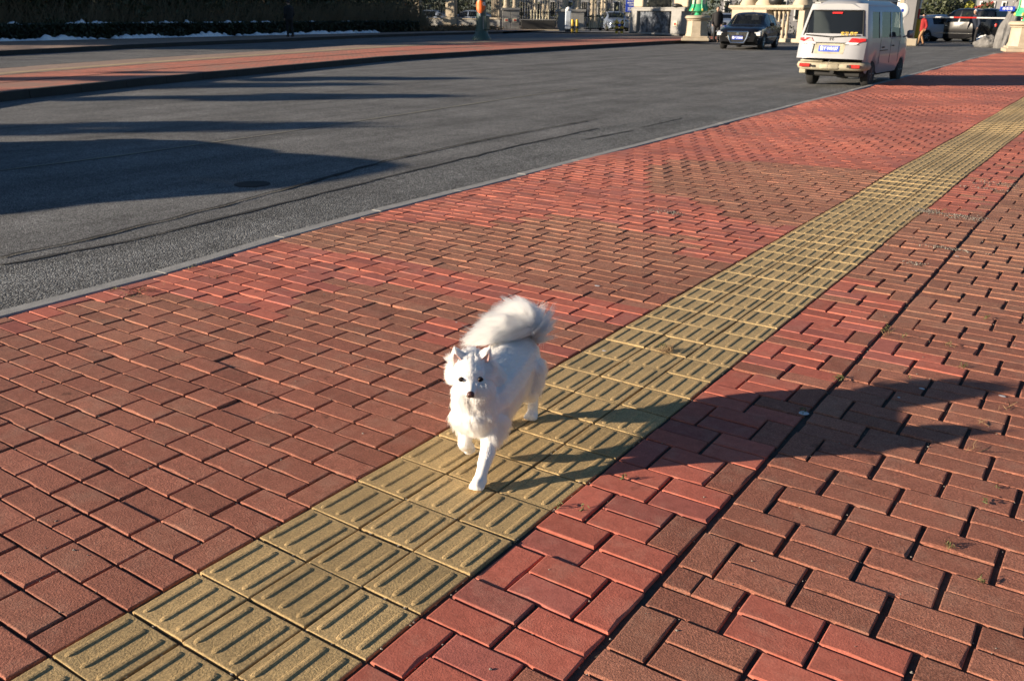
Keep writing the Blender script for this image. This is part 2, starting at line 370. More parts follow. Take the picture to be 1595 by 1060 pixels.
def brick_colors(B):
    n = len(B); P = B[:, :2]
    red = np.zeros(n, bool)
    for p in RED: red |= inside(P, p)
    for p in BROWN: red &= ~inside(P, p)
    mid = (B[:, 0] > .61) & (B[:, 0] < 1.04); red[mid] = True; red[mid & inside(P, MIDBROWN)] = False
    rnd = RNG.random(n)
    red[mid & red & (rnd < .10)] = False
    seam = mid & (B[:, 0] > .93) & (B[:, 2] > .5); red[seam & (rnd < .75)] = False
    far = (B[:, 1] > 16) & (B[:, 0] < 0); red[far] = True
    nz = np.array([mnoise.noise(Vector((x*1.1, y*1.1, 3.))) for x, y in P])
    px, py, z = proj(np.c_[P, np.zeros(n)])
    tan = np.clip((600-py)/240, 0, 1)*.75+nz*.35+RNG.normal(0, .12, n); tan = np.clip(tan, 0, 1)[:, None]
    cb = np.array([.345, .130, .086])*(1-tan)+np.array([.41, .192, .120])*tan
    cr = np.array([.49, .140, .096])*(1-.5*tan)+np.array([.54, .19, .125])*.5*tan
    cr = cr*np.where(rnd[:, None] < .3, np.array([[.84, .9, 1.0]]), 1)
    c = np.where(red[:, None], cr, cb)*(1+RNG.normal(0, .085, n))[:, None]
    c *= np.where((B[:, 0] > 1.04)[:, None], np.array([[1.02, 1.06, 1.05]]), 1)
    al = np.where(red, RNG.uniform(.75, 1, n), RNG.uniform(0, .15, n))
    return np.c_[np.clip(c, .01, 1), al]
BC = brick_colors(B)
def worn_rings(L, W, rings, rg):
    xs = [-.5, -.5+.33+rg.uniform(-.08, .08), .5-.33+rg.uniform(-.08, .08), .5]; out = []; jit = rg.normal(0, .0005, (4, 8, 2)); jit[3] = 0
    chip = rg.integers(0, 8) if rg.random() < .30 else -1; cs = rg.uniform(.003, .010)
    for r, (ins, z) in enumerate(rings):
        ring = [(x*L, -W/2) for x in xs]+[(x*L, W/2) for x in xs[::-1]]
        for k, (x, y) in enumerate(ring):
            if k in (0, 7): x += ins
            if k in (3, 4): x -= ins
            y += ins if k < 4 else -ins
            x += jit[r, k, 0]; y += jit[r, k, 1]; zz = z
            if k == chip and r < 3:
                y += (cs if k < 4 else -cs)*(1-.42*r); zz -= (0, .0016, .0014)[r]
                if k in (0, 7): x += cs*.7*(1-.42*r)
                if k in (3, 4): x -= cs*.7*(1-.42*r)
            out.append((x, y, zz))
    return np.array(out)
WF = np.array([(0, 1, 6, 7), (1, 2, 5, 6), (2, 3, 4, 5)]+[(r*8+i, r*8+8+i, r*8+8+(i+1) % 8, r*8+(i+1) % 8) for r in range(3) for i in range(8)])
def brick_rings(L, W, rings):
    out = []
    for ins, z in rings:
        out += [(-L/2+ins, -W/2+ins, z), (L/2-ins, -W/2+ins, z), (L/2-ins, W/2-ins, z), (-L/2+ins, W/2-ins, z)]
    return np.array(out)
def ring_faces(nr):
    F = [(0, 1, 2, 3)]
    for r in range(nr-1):
        for i in range(4): F.append((r*4+i, r*4+4+i, r*4+4+(i+1) % 4, r*4+(i+1) % 4))
    return np.array(F)
RINGS = [(.0038, 0), (.0014, -.0007), (.0002, -.0030), (0, -.024)]; RF = ring_faces(4)
n = len(B); score = np.where(BIN, BZ, 1e9)
order = np.argsort(score); ind = order[:300]; fld = np.setdiff1d(np.arange(n), ind)
ROT = RNG.normal(0, .010, n); TX = RNG.normal(0, .0033, n); TY = RNG.normal(0, .0033, n); DZ = RNG.normal(0, .0011, n)
JX = RNG.normal(0, .0013, (n, 2))
calm = np.clip(1.25-B[:, 1]/11, .25, 1); TX *= calm; TY *= calm; DZ *= calm
sunk = (RNG.random(n) < .06) & (B[:, 1] < 6); DZ[sunk] -= .004
def brick_xf(i):
    a = ROT[i]+(math.pi/2 if B[i, 2] > .5 else 0)
    Rm = M3('Z', a)@M3('X', TX[i])@M3('Y', TY[i])
    return Rm, np.array([B[i, 0]+JX[i, 0], B[i, 1]+JX[i, 1], float(und(B[i, 0], B[i, 1]))+DZ[i]])
VV = []; 
for i in fld:
    Rm, T = brick_xf(i); VV.append(worn_rings(B[i, 3], B[i, 4], RINGS, RNG)@Rm.T+T)
VV = np.concatenate(VV); FF = (WF[None]+(np.arange(len(fld))*32)[:, None, None]).reshape(-1, 4)
side = empty('sidewalk', (0, 0, 0), kind='structure')
# sand bed under the bricks, following the kerb
bedp = [(KERB[i][0]-.001, KERB[i][1]) for i in range(len(KERB))]+[tuple(c) for c in CORNER[1:]]+[(14, 44), (14, -3), (-2.4, -3)]
def sheet(name, poly, z, mat, parent=None, **k):
    bm = bmesh.new(); vs_ = [bm.verts.new((p[0], p[1], z)) for p in poly]; f = bm.faces.new(vs_); f.normal_update()
    if f.normal.z < 0: f.normal_flip()
    bmesh.ops.triangulate(bm, faces=[f]); me = bpy.data.meshes.new(name); bm.to_mesh(me); bm.free()
    return link(name, me, mat, parent, **k)
def gridsheet():
    xs = np.arange(-3.0, 3.4, .25); ys = np.arange(-1, 18, .25); V = []; F = []
    for y in ys:
        for x in xs: V.append((max(x, float(kerb_x(y))+.0), y, float(und(x, y))-.0105))
    nx = len(xs)
    for j in range(len(ys)-1):
        for i in range(nx-1): F.append((j*nx+i, j*nx+i+1, (j+1)*nx+i+1, (j+1)*nx+i))
    return V, F
sheet('sand_bed', bedp, -.034, M['bed'], side)
mb = MB(); V_, F_ = gridsheet(); mb.add(V_, F_); mb.build('joint_sand', M['bed'], side)
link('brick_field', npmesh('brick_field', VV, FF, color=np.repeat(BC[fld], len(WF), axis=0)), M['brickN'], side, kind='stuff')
protos = {}
for i in ind:
    key = (round(B[i, 3], 3), round(B[i, 4], 3), int(RNG.integers(0, 14)))
    if key not in protos:
        me = npmesh('brick', worn_rings(B[i, 3], B[i, 4], RINGS, RNG), WF); me.materials.append(M['brick1']); protos[key] = me
    o = bpy.data.objects.new('brick', protos[key]); COL.objects.link(o); o.parent = side
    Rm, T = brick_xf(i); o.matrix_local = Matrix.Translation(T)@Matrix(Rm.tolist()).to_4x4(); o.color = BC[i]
# tactile tiles
def tile_mesh(name):
    L = .1975; V = brick_rings(L, L, [(.0040, 0), (.0016, -.0005), (.0004, -.0022), (0, -.026)]).tolist(); F = RF.tolist()
    for cx in (-.070, -.005, .060):
        b = len(V); hl, hw, h = .086, .0115, .0036
        prof = [(-hw, -.0005), (-hw*.62, h*.8), (0, h), (hw*.62, h*.8), (hw, -.0005)]
        for yy, k in ((-hl, 0.0), (-hl+.007, .72), (-hl+.016, 1), (hl-.016, 1), (hl-.007, .72), (hl, 0.0)):
            for x, z in prof: V.append((cx+x*(.35+.65*k if k < 1 else 1), yy, z*k if z > 0 else z))
        for r in range(5):
            for j in range(4): F.append((b+r*5+j, b+r*5+j+1, b+(r+1)*5+j+1, b+(r+1)*5+j))
    return np.array(V), np.array(F)
TV, TF = tile_mesh('t')
def tile_mat(name, per):
    m, t, b = newmat(name); p = pos(t)
    if per: col = N(t, 'ShaderNodeObjectInfo').outputs['Color']
    else: col = N(t, 'ShaderNodeAttribute', attribute_name='tint').outputs['Color']
    grit = noise_n(t, 170, 3, .8, p); mid = noise_n(t, 24, 4, .7, p); speck = noise_n(t, 260, 1, .5, p); dirt = noise_n(t, 6, 5, .75, p)
    c = mul(t, col, ramp(t, grit, [(.3, g1(.55)), (.5, g1(.95)), (.72, g1(1.45))])); c = mul(t, c, ramp(t, mid, [(.28, g1(.78)), (.7, g1(1.15))]))
    c = mul(t, c, (.10, .08, .05, 1), ramp(t, dirt, [(.5, g1(0)), (.78, g1(.55))]), 'MIX')
    c = mul(t, c, (.05, .04, .03, 1), ramp(t, speck, [(.25, g1(.7)), (.3, g1(0))]), 'MIX')
    t.links.new(c, b.inputs['Base Color']); b.inputs['Roughness'].default_value = .85; b.inputs['Specular IOR Level'].default_value = .2
    bump(t, b, grit, .9, .0030); bump(t, b, mid, .4, .001); return m
M['tile1'] = tile_mat('tactile_clay', True); M['tileN'] = tile_mat('tactile_clay_field', False)
T_ = np.array([(c*U_+.1025, v*U_+.1025) for v in range(-3, int(YEND/U_)) for c in range(3)])
px, py, tz = proj(np.c_[T_, np.zeros(len(T_))]); keep = (tz > .2) & (px > -330) & (px < PW+400) & (py < PH+260); T_ = T_[keep]; tz = tz[keep]; px = px[keep]; py = py[keep]
tin = (px > -20) & (px < PW+20) & (py < PH+20)
nT = len(T_); od = np.argsort(np.where(tin, tz, 1e9)); ti = od[:300]; tf = od[300:]
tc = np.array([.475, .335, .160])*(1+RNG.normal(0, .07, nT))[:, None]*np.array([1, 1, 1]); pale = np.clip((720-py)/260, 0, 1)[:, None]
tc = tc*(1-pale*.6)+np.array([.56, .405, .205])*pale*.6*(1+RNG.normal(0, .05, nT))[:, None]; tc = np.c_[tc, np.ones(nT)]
tR = RNG.normal(0, .008, nT); tcalm = np.clip(1.2-T_[:, 1]/7, .15, 1); tX = RNG.normal(0, .0055, nT)*tcalm; tY = RNG.normal(0, .0065, nT)*tcalm; tD = RNG.normal(0, .0009, nT)*tcalm; tJ = RNG.normal(0, .0013, (nT, 2)); tDx = .012*np.sin(T_[:, 1]*.9)*np.clip((T_[:, 1]-4)/6, 0, 1)
def tile_xf(i):
    return M3('Z', tR[i])@M3('X', tX[i])@M3('Y', tY[i]), np.array([T_[i, 0]+tJ[i, 0], T_[i, 1]+tJ[i, 1], float(und(*T_[i]))+tD[i]])
tme = npmesh('tactile_tile', TV, TF); tme.materials.append(M['tile1'])
for i in ti:
    o = bpy.data.objects.new('tactile_tile', tme); COL.objects.link(o); o.parent = side
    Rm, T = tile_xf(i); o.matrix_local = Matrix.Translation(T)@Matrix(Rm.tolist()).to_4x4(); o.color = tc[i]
if len(tf):
    VV = []
    for i in tf: Rm, T = tile_xf(i); VV.append(TV@Rm.T+T)
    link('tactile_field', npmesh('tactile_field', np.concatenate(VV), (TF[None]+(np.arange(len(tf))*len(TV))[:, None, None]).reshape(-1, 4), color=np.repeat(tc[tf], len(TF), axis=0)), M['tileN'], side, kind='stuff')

# ------------------------------------------------------------------ ground, roads, kerbs
RZ = -.05
gr = MB(); gr.add([(-900, -900, RZ-.35), (900, -900, RZ-.35), (900, 900, RZ-.35), (-900, 900, RZ-.35)], [(0, 1, 2, 3)]); gr.build('ground', M['dirt'], kind='structure')
FK = np.array([G(a, b, RZ)[:2] for a, b in ((-300, 208), (0, 158), (300, 126), (600, 96), (800, 83), (1000, 71), (1070, 67.5), (1122, 65.5))])   # foot of the far kerb
IB = np.array([G(a, b, .1)[:2] for a, b in ((-400, 136), (0, 106), (200, 92), (400, 80), (600, 67.5), (740, 61.5), (800, 59.5), (1000, 57), (1122, 57))])    # back edge of the island
SK = np.array([G(a, b, RZ)[:2] for a, b in ((-400, 105), (0, 87), (200, 76), (400, 67), (600, 58), (690, 55), (790, 52.5))])               # foot of the far pavement kerb
road = sheet('road', [(KERB[0][0]-.05, KERB[0][1]-4)]+[(k[0]-.10, k[1]) for k in KERB]+[tuple(c) for c in CORNER[1:]]+[(25, 44), (40, 150), (-60, 150), (-75, 80), (-60, 60)]+[(-30, 70), (-26, 58)]+[tuple(p) for p in FK[::-1]]+[(-13, -14), (-3, -14)], RZ, M['asphalt2'], kind='structure')
# coarse lane strip by the kerb: between the kerb and the seam cracks
c2px = [(-420, 500), (0, 412), (200, 375), (400, 326), (600, 276), (800, 228), (930, 200), (1090, 176), (1240, 140), (1400, 108)]
coarse = [(k[0]-.10, k[1]) for k in KERB]+[tuple(G(a, b, RZ)[:2]) for a, b in c2px[::-1]]
sheet('road_edge_strip', coarse, RZ+.004, M['asphalt'], kind='structure')
sroad = sheet('service_road', [tuple(p) for p in IB]+[(-29, 60), (-37, 56)]+[tuple(p) for p in SK[::-1]], RZ, M['asphalt2'], kind='structure')
def ribbon(pts, w0, jit, name, mat, z, parent=None, seg=.12, **k):
    P = [G(a, b, z)[:2] for a, b in pts]; out = []
    for a, b in zip(P[:-1], P[1:]):
        m = max(1, int(np.linalg.norm(b-a)/seg))
        for i in range(m): out.append(a+(b-a)*i/m)
    out.append(P[-1]); V = []; F = []
    for i, p in enumerate(out):
        d = out[min(i+1, len(out)-1)]-out[max(i-1, 0)]; d /= np.linalg.norm(d)+1e-9; nn = np.array([-d[1], d[0]])
        c = p+nn*(jit*mnoise.noise(Vector((i*.45, len(pts), 1.)))); wv = w0*(.35+1.1*abs(mnoise.noise(Vector((i*.31, 7., len(pts)))))+.25*random.random())
        V += [(*(c-nn*wv), z), (*(c+nn*wv), z)]
        if i: F.append((2*i-2, 2*i-1, 2*i+1, 2*i))
    return MB().add(V, F).build(name, mat, parent, fix=False, **k)
ribbon(c2px[1:7], .026, .03, 'crack', M['crack'], RZ+.0085, road)
ribbon([(0, 400), (150, 368), (300, 331), (450, 292), (600, 250), (760, 216), (930, 185)], .024, .03, 'crack', M['crack'], RZ+.0085, road)
ribbon([(905, 218), (985, 203)], .02, .02, 'crack', M['crack'], RZ+.0085, road)
ribbon([(1000, 198), (1062, 184)], .015, .02, 'crack', M['crack'], RZ+.0085, road)
ribbon([(700, 113), (800, 106), (880, 112)], .02, .05, 'crack', M['crack'], RZ+.005, road)
ribbon([(0, 265), (200, 240), (400, 212), (600, 182), (800, 152), (900, 138)], .034, .006, 'painted_line', M['paint'], RZ+.005, road, seg=.5)
MB().lathe([(.16, 0), (.15, .003), (.1, .004), (.02, .003)], 20, c=(*G(393, 287, RZ)[:2], RZ+.002)).build('manhole_cover', M['crack'], road)
# near kerb: flush concrete stones
def offset_line(P, d):
    P = np.asarray(P); t = np.gradient(P, axis=0); t /= np.linalg.norm(t, axis=1)[:, None]; return P+np.c_[-t[:, 1], t[:, 0]]*d
def resample(P, step):
    P = np.asarray(P); L = np.r_[0, np.cumsum(np.linalg.norm(np.diff(P, axis=0), axis=1))]; s = np.arange(0, L[-1], step)
    return np.c_[np.interp(s, L, P[:, 0]), np.interp(s, L, P[:, 1])]
def kerb_run(P, width, z0, z1, mat, step, cuts=.004, jit=.003):
    """one stone after another along polyline P, width to the left of travel"""
    root = empty('kerb', (*P[0], 0), kind='structure'); Q = resample(P, step)
    for a, b in zip(Q[:-1], Q[1:]):
        d = b-a; L = np.linalg.norm(d); d /= L; nn = np.array([-d[1], d[0]]); c = (a+b)/2+nn*width/2; ang = math.atan2(d[1], d[0])
        m = MB().box((0, 0, 0), (L-cuts, width, z1-z0), bev=.008)
        o = m.build('kerb_stone', mat, root); o.location = (c[0]-P[0][0]+random.gauss(0, jit), c[1]-P[0][1], (z0+z1)/2+random.gauss(0, .002)); o.rotation_euler = (0, 0, ang)
    return root
NK = np.vstack([KERB, CORNER[1:]]); kerb_run([(p[0]-.004, p[1]) for p in KERB]+[tuple(c) for c in CORNER[1:]], .105, -.2, .003, M['kerb'], 1.0, cuts=.004, jit=.002)
# centre island with raised kerbs (top at .10)
ITOP = .10
kerb_run(FK, .16, RZ-.1, ITOP, M['kerb_dark'], 1.2)
kerb_run(IB[::-1], .14, RZ-.1, ITOP, M['kerb_dark'], 1.2)
isl = sheet('island_paving', [tuple(p) for p in offset_line(FK, .158)]+[tuple(p) for p in offset_line(IB, -.135)[::-1]], ITOP-.004, M['isl_red'], kind='structure')
def lerp_line(P, Q, k, n=40):
    a = resample(P, 1.0); b = resample(Q, 1.0); ia = np.linspace(0, len(a)-1, n); ib = np.linspace(0, len(b)-1, n)
    A = np.c_[np.interp(ia, np.arange(len(a)), a[:, 0]), np.interp(ia, np.arange(len(a)), a[:, 1])]; Bq = np.c_[np.interp(ib, np.arange(len(b)), b[:, 0]), np.interp(ib, np.arange(len(b)), b[:, 1])]
    return A*(1-k)+Bq*k
l1 = lerp_line(FK, IB, .62); l2 = lerp_line(FK, IB, .985); sheet('island_tan_band', [tuple(p) for p in l1]+[tuple(p) for p in l2[::-1]], ITOP, M['isl_tan'], kind='structure')
l1 = lerp_line(FK, IB, .66); l2 = lerp_line(FK, IB, .74); sheet('island_tactile_strip', [tuple(p) for p in l1]+[tuple(p) for p in l2[::-1]], ITOP+.004, M['isl_yel'], kind='structure')
l1 = lerp_line(FK, IB, .30); l2 = lerp_line(FK, IB, .312); sheet('island_dark_line', [tuple(p) for p in l1]+[tuple(p) for p in l2[::-1]], ITOP+.004, M['crack'], kind='structure')  # thin dark line running along the island paving
# far pavement, verge
kerb_run(SK, .16, RZ-.1, .10, M['kerb_dark'], 1.3)
HL = np.array([G(a, b, .12)[:2] for a, b in ((-400, 71), (0, 63.5), (200, 59), (400, 54.5), (600, 50), (700, 48))])
sheet('far_pavement', [tuple(p) for p in offset_line(SK, .158)]+[(-37, 64), (-60, 95)]+[tuple(p) for p in HL[::-1]], .096, M['isl_tan'], kind='structure')
sheet('verge', [tuple(p) for p in HL]+[(-60, 95), (-90, 110), (-160, 80), (-120, -60), (-60, -60)], .10, M['dirt'], kind='structure')
sheet('gate_forecourt', [(-38, 55.8), (-29.2, 59.8), (-26.2, 57.8), (-25.9, 58.2), (-30.2, 70.2), (-60.2, 95.2), (-37.2, 64.2)], .02, M['stone_grey'], kind='structure')

# ------------------------------------------------------------------ organic bodies: union of tapered limbs, remeshed into one skin
def capsule(mb, a, b, ra, rb, n=12):
    a = np.array(a, float); b = np.array(b, float); d = b-a; L = np.linalg.norm(d)
    q = Vector(d).to_track_quat('Z', 'Y').to_matrix() if L > 1e-6 else Matrix.Identity(3)
    prof = [(ra*math.sin(t), -ra*math.cos(t)) for t in (.25, .6, 1.0, 1.35)]+[(ra, 0), (rb, L)]+[(rb*math.cos(t), L+rb*math.sin(t)) for t in (.25, .6, 1.0, 1.35)]
    mb.lathe(prof, n, c=a, rot=np.array(q))
def remeshed(mb, name, voxel, smooth=2):
    me = mb.mesh(name, None); o = bpy.data.objects.new(name, me); COL.objects.link(o)
    r = o.modifiers.new('r', 'REMESH'); r.mode = 'VOXEL'; r.voxel_size = voxel; r.use_smooth_shade = True
    if smooth: q = o.modifiers.new('s', 'SMOOTH'); q.factor = .6; q.iterations = smooth
    dg = bpy.context.evaluated_depsgraph_get(); dg.update(); out = bpy.data.meshes.new_from_object(o.evaluated_get(dg)); out.name = name
    bpy.data.objects.remove(o); bpy.data.meshes.remove(me)
    out.polygons.foreach_set('use_smooth', [True]*len(out.polygons)); return out

# ---- the dog. local frame: x forward, y to the dog's left, z up
def make_dog():
    F_ = np.array([.287, -.958]); root = empty('dog', (.262, 1.352, .001), math.atan2(F_[1], F_[0]), label='fluffy white dog with pink ears walking along the yellow tactile strip', cat='dog')
    HY = R(19); hc = np.array([.050, -.018, .357]); hx = np.array([math.cos(HY), math.sin(HY), 0]); hy = np.array([-math.sin(HY), math.cos(HY), 0]); hz = np.array([0, 0, 1.])
    pt = R(13); hx, hz = hx*math.cos(pt)-hz*math.sin(pt), hx*math.sin(pt)+hz*math.cos(pt)
    H = lambda x, y, z: hc+hx*x+hy*y+hz*z
    HR = np.array([hx, hy, hz]).T
    segs = []   # (region, a, b, ra, rb)
    def s(reg, a, b, ra, rb): segs.append((reg, np.array(a, float), np.array(b, float), ra, rb))
    s('body', (-.345, 0, .252), (-.13, 0, .242), .090, .099); s('body', (-.13, 0, .242), (.0, 0, .240), .099, .098)
    s('chest', (0, 0, .232), (.035, 0, .215), .092, .080); s('chest', (.03, 0, .235), (.062, -.004, .30), .082, .064)
    s('neck', (.0, 0, .285), (.045, -.01, .335), .074, .060); s('rump', (-.345, 0, .255), (-.385, 0, .245), .086, .074)
    # front left planted forward, front right lifted, hind left back, hind right forward
    s('upleg', (.035, .050, .19), (.055, .052, .130), .044, .034); s('leg', (.055, .052, .130), (.120, .050, .066), .0285, .0205); s('leg', (.120, .050, .066), (.152, .046, .024), .0200, .0190); s('paw', (.150, .046, .0215), (.170, .043, .0175), .0235, .0200)
    s('upleg', (.03, -.047, .19), (.012, -.05, .135), .042, .032); s('leg', (.012, -.05, .135), (.040, -.047, .085), .0265, .0215); s('leg', (.040, -.047, .085), (.010, -.045, .058), .0205, .0195); s('paw', (.010, -.045, .056), (-.004, -.045, .046), .0205, .0180)
    s('upleg', (-.335, .052, .22), (-.315, .060, .150), .060, .038); s('leg', (-.315, .060, .150), (-.405, .057, .085), .030, .0195); s('leg', (-.405, .057, .085), (-.400, .057, .022), .0185, .0170); s('paw', (-.40, .057, .020), (-.378, .057, .0170), .0205, .0170)
    s('upleg', (-.335, -.05, .22), (-.275, -.056, .140), .060, .036); s('leg', (-.275, -.056, .140), (-.335, -.053, .075), .026, .016); s('leg', (-.335, -.053, .075), (-.30, -.053, .022), .0155, .0140); s('paw', (-.305, -.053, .017), (-.282, -.053, .0145), .0175, .0145)
    # skull, cheeks, muzzle, ears
    s('skull', H(-.012, 0, -.002), H(.018, 0, -.006), .055, .050); s('cheek', H(-.004, .038, -.024), H(.020, .028, -.026), .036, .028); s('cheek', H(-.004, -.038, -.024), H(.020, -.028, -.026), .036, .028)
    s('brow', H(.032, .017, .010), H(.048, .010, -.002), .026, .020); s('brow', H(.032, -.017, .010), H(.048, -.010, -.002), .026, .020)
    s('muzzle', H(.045, 0, -.018), H(.092, 0, -.024), .0290, .0150); s('muzzle', H(.05, 0, -.030), (H(.084, 0, -.034)), .022, .0115)
    # tail curling over the back to the dog's right
    TL = [(-.385, .014, .285), (-.420, .034, .310), (-.420, .040, .342), (-.385, .022, .368), (-.330, -.016, .366), (-.275, -.052, .342)]
    for a, b, ra, rb in zip(TL[:-1], TL[1:], (.032, .032, .034, .036, .030), (.032, .034, .036, .030, .016)): s('tail', a, b, ra, rb)
    mb = MB()
    for reg, a, b, ra, rb in segs: capsule(mb, a, b, ra, rb)
    for fx, fy, fz, zz in ((.176, .043, .0125, 0), (.001, -.045, .0405, -1), (-.376, .057, .0125, 0), (-.280, -.053, .0125, 0)):
        for k in (-1.5, -.5, .5, 1.5):
            if zz == 0: capsule(mb, (fx-.012, fy+k*.0105, fz), (fx+.006-abs(k)*.003, fy+k*.0112, fz-.002), .0098, .0092, 8)
            else: capsule(mb, (fx-.004, fy+k*.0078, fz+.006), (fx-.008+abs(k)*.002, fy+k*.0078, fz-.004), .007, .0065, 8)
    # ears: thin cupped wedges
    for sy in (1, -1):
        base = [H(-.014, sy*.014, .036), H(.002, sy*.036, .032), H(-.010, sy*.062, .012)]; tip = H(-.010, sy*(.053 if sy < 0 else .060), .077); mid = H(-.016, sy*.038, .02)
        for bpt in base:
            capsule(mb, bpt, tip, .0090, .0030, 8)
        capsule(mb, mid, H(-.016, sy*.045, .058), .016, .008, 8)
    body = remeshed(mb, 'body', .0052, 2)
    # the coat under the strands
    m, t, b = newmat('dog_coat'); b.inputs['Base Color'].default_value = (.88, .86, .83, 1); b.inputs['Roughness'].default_value = .9; b.inputs['Specular IOR Level'].default_value = .1
    k = noise_n(t, 90, 3, .7, objc(t)); bump(t, b, k, .5, .001); body.materials.clear(); 
    bo = link('body', body, m, root)
    # ---- strands
    me = body; me.calc_loop_triangles(); nv = len(me.vertices); co = np.empty(nv*3); me.vertices.foreach_get('co', co); co = co.reshape(-1, 3)
    vn = np.empty(nv*3); me.vertices.foreach_get('normal', vn); vn = vn.reshape(-1, 3)
    tr = np.empty(len(me.loop_triangles)*3, np.int32); me.loop_triangles.foreach_get('vertices', tr); tr = tr.reshape(-1, 3)
    ar = np.linalg.norm(np.cross(co[tr[:, 1]]-co[tr[:, 0]], co[tr[:, 2]]-co[tr[:, 0]]), axis=1)
    cen = co[tr].mean(1); tailc = np.array([-.36, -.01, .38])
    wgt = ar*(1+1.6*np.exp(-np.sum((cen-hc)**2, 1)/.09**2)+1.2*(np.linalg.norm(cen-tailc, axis=1) < .13))
    NS = 150000; ix = RNG.choice(len(tr), NS, p=wgt/wgt.sum()); u = RNG.random((NS, 2)); u = np.where(u.sum(1, keepdims=True) > 1, 1-u, u); w3 = np.c_[1-u.sum(1), u]
    P = (co[tr[ix]]*w3[..., None]).sum(1); Nn = (vn[tr[ix]]*w3[..., None]).sum(1); Nn /= np.linalg.norm(Nn, axis=1)[:, None]
    # nearest limb gives the region
    best = np.full(NS, 9.); reg = np.zeros(NS, int); names = ['body', 'chest', 'neck', 'rump', 'upleg', 'leg', 'paw', 'skull', 'cheek', 'brow', 'muzzle', 'tail']; par = np.zeros(NS)
    for nm, a, b_, ra, rb in segs:
        d = b_-a; tt = np.clip(((P-a)@d)/(d@d), 0, 1); dist = np.linalg.norm(P-(a+tt[:, None]*d), axis=1)-(ra+(rb-ra)*tt)
        q = dist < best; best[q] = dist[q]; reg[q] = names.index(nm)
    HP = (P-hc)@HR    # head-local coordinates of each root
    ear = (HP[:, 2] > .040) & (np.abs(HP[:, 1]) > .014) & (HP[:, 0] < .03)
    LEN = np.array([.024, .027, .032, .032, .024, .0115, .008, .009, .022, .006, .0045, .098])[reg]
    LEN = np.where(reg == 4, np.where(P[:, 2] > .16, .046, .026), LEN)
    NB = np.array([.30, .38, .42, .32, .30, .28, .25, .30, .52, .22, .18, .45])[reg]           # how far the hair stands off
    comb = np.tile(np.array([-1., 0, -.35]), (NS, 1))
    for nm, v in dict(chest=(-.15, 0, -1), neck=(-.8, 0, -.5), rump=(-.5, 0, -.9), upleg=(-.5, 0, -1), leg=(-.15, 0, -1), paw=(.6, 0, -.5)).items(): comb[reg == names.index(nm)] = v
    belly = (reg == 0) & (Nn[:, 2] < .0); comb[belly] = (-.4, 0, -1); LEN[belly] = .046
    hd = reg >= 7; hd &= reg < 11; comb[hd] = -hx+.15*hz; comb[reg == 8] = -hx*.55-hz*.35
    ck = reg == 8; comb[ck] += hy[None]*np.sign(HP[ck, 1])[:, None]*.7
    sk = (reg == 7) & (HP[:, 0] < .0) & ~ear; LEN[sk] = .026; NB[sk] = .5
    LEN[ear] = .0085; comb[ear] = hz-.2*hx; NB[ear] = .35
    ins = ear & (Nn@hx > .35); LEN[ins] = .005
    tl = reg == 11; rv_ = P[tl]-np.array([-.405, .035, .335]); rv_ /= np.linalg.norm(rv_, axis=1)[:, None]; comb[tl] = rv_*.50+np.array([.42, -.95, .05]); LEN[tl] *= .55+.75*RNG.random(tl.sum())
    lowt = tl & (P[:, 2] < .345) & (P[:, 0] < -.37); comb[lowt] = Nn[lowt]*.6+np.array([.2, .0, .55]); LEN[lowt] *= .8
    # bald around eyes and nose
    EY = [H(.0580, sy*.0290, .0035) for sy in (1, -1)]; kill = np.zeros(NS, bool)
    for e in EY: kill |= np.linalg.norm(P-e, axis=1) < .0105
    kill |= np.linalg.norm(P-H(.105, 0, -.022), axis=1) < .0125
    kill |= HP[:, 0] > .150; kill |= ck & (HP[:, 0] > .036) & (np.abs(HP[:, 1]) < .046)
    LEN *= 1+RNG.normal(0, .16, NS); LEN = np.clip(LEN, .003, .12)
    comb /= np.linalg.norm(comb, axis=1)[:, None]
    def fld3(Q, s_, off):
        a = Q*s_+off; return np.c_[np.sin(a[:, 0]*1.3+a[:, 1]*2.1+a[:, 2]), np.sin(a[:, 1]*1.7-a[:, 2]*1.9+1), np.sin(a[:, 2]*1.5+a[:, 0]*2.3+2)]
    wav = (.07*fld3(P, 30, 1.)+.05*fld3(P, 85, 4.)+.05*RNG.normal(0, 1, (NS, 3)))*np.where(reg == 11, .7, 1)[:, None]
    tang = comb-(comb*Nn).sum(1, keepdims=True)*Nn; tang /= np.linalg.norm(tang, axis=1)[:, None]+1e-6
    d0 = Nn*NB[:, None]+tang*(1-NB)[:, None]+wav*np.where(hd & ~ck, .2, 1)[:, None]; d0 /= np.linalg.norm(d0, axis=1)[:, None]
    d1 = Nn*(NB*.15)[:, None]+comb*.55+tang*.5+wav*1.2*np.where(hd & ~ck, .3, 1)[:, None]+np.array([0, 0, -.18]); d1 /= np.linalg.norm(d1, axis=1)[:, None]
    K = 6; pts = np.zeros((NS, K, 3)); pts[:, 0] = P-Nn*.0006; 
    for i in range(1, K):
        q = (i-.5)/(K-1); d = d0*(1-q)+d1*q; d /= np.linalg.norm(d, axis=1)[:, None]; pts[:, i] = pts[:, i-1]+d*(LEN/(K-1))[:, None]
    # clumps: tips drawn towards a few guide strands
    gi = RNG.choice(NS, 3600, replace=False); near = np.zeros(NS, int)
    for c0 in range(0, NS, 6000):
        dd = ((P[c0:c0+6000, None]-P[gi][None])**2).sum(2); near[c0:c0+6000] = gi[dd.argmin(1)]
    cl = np.where(hd & ~ck, 0.0, np.where(reg == 5, .25, np.where(reg == 11, .55, .30)))*(.6+.8*RNG.random(NS)); scl = (LEN/LEN[near])[:, None, None]
    tgt = P[near][:, None]+(pts[near]-P[near][:, None])*np.clip(scl, .6, 1.5)
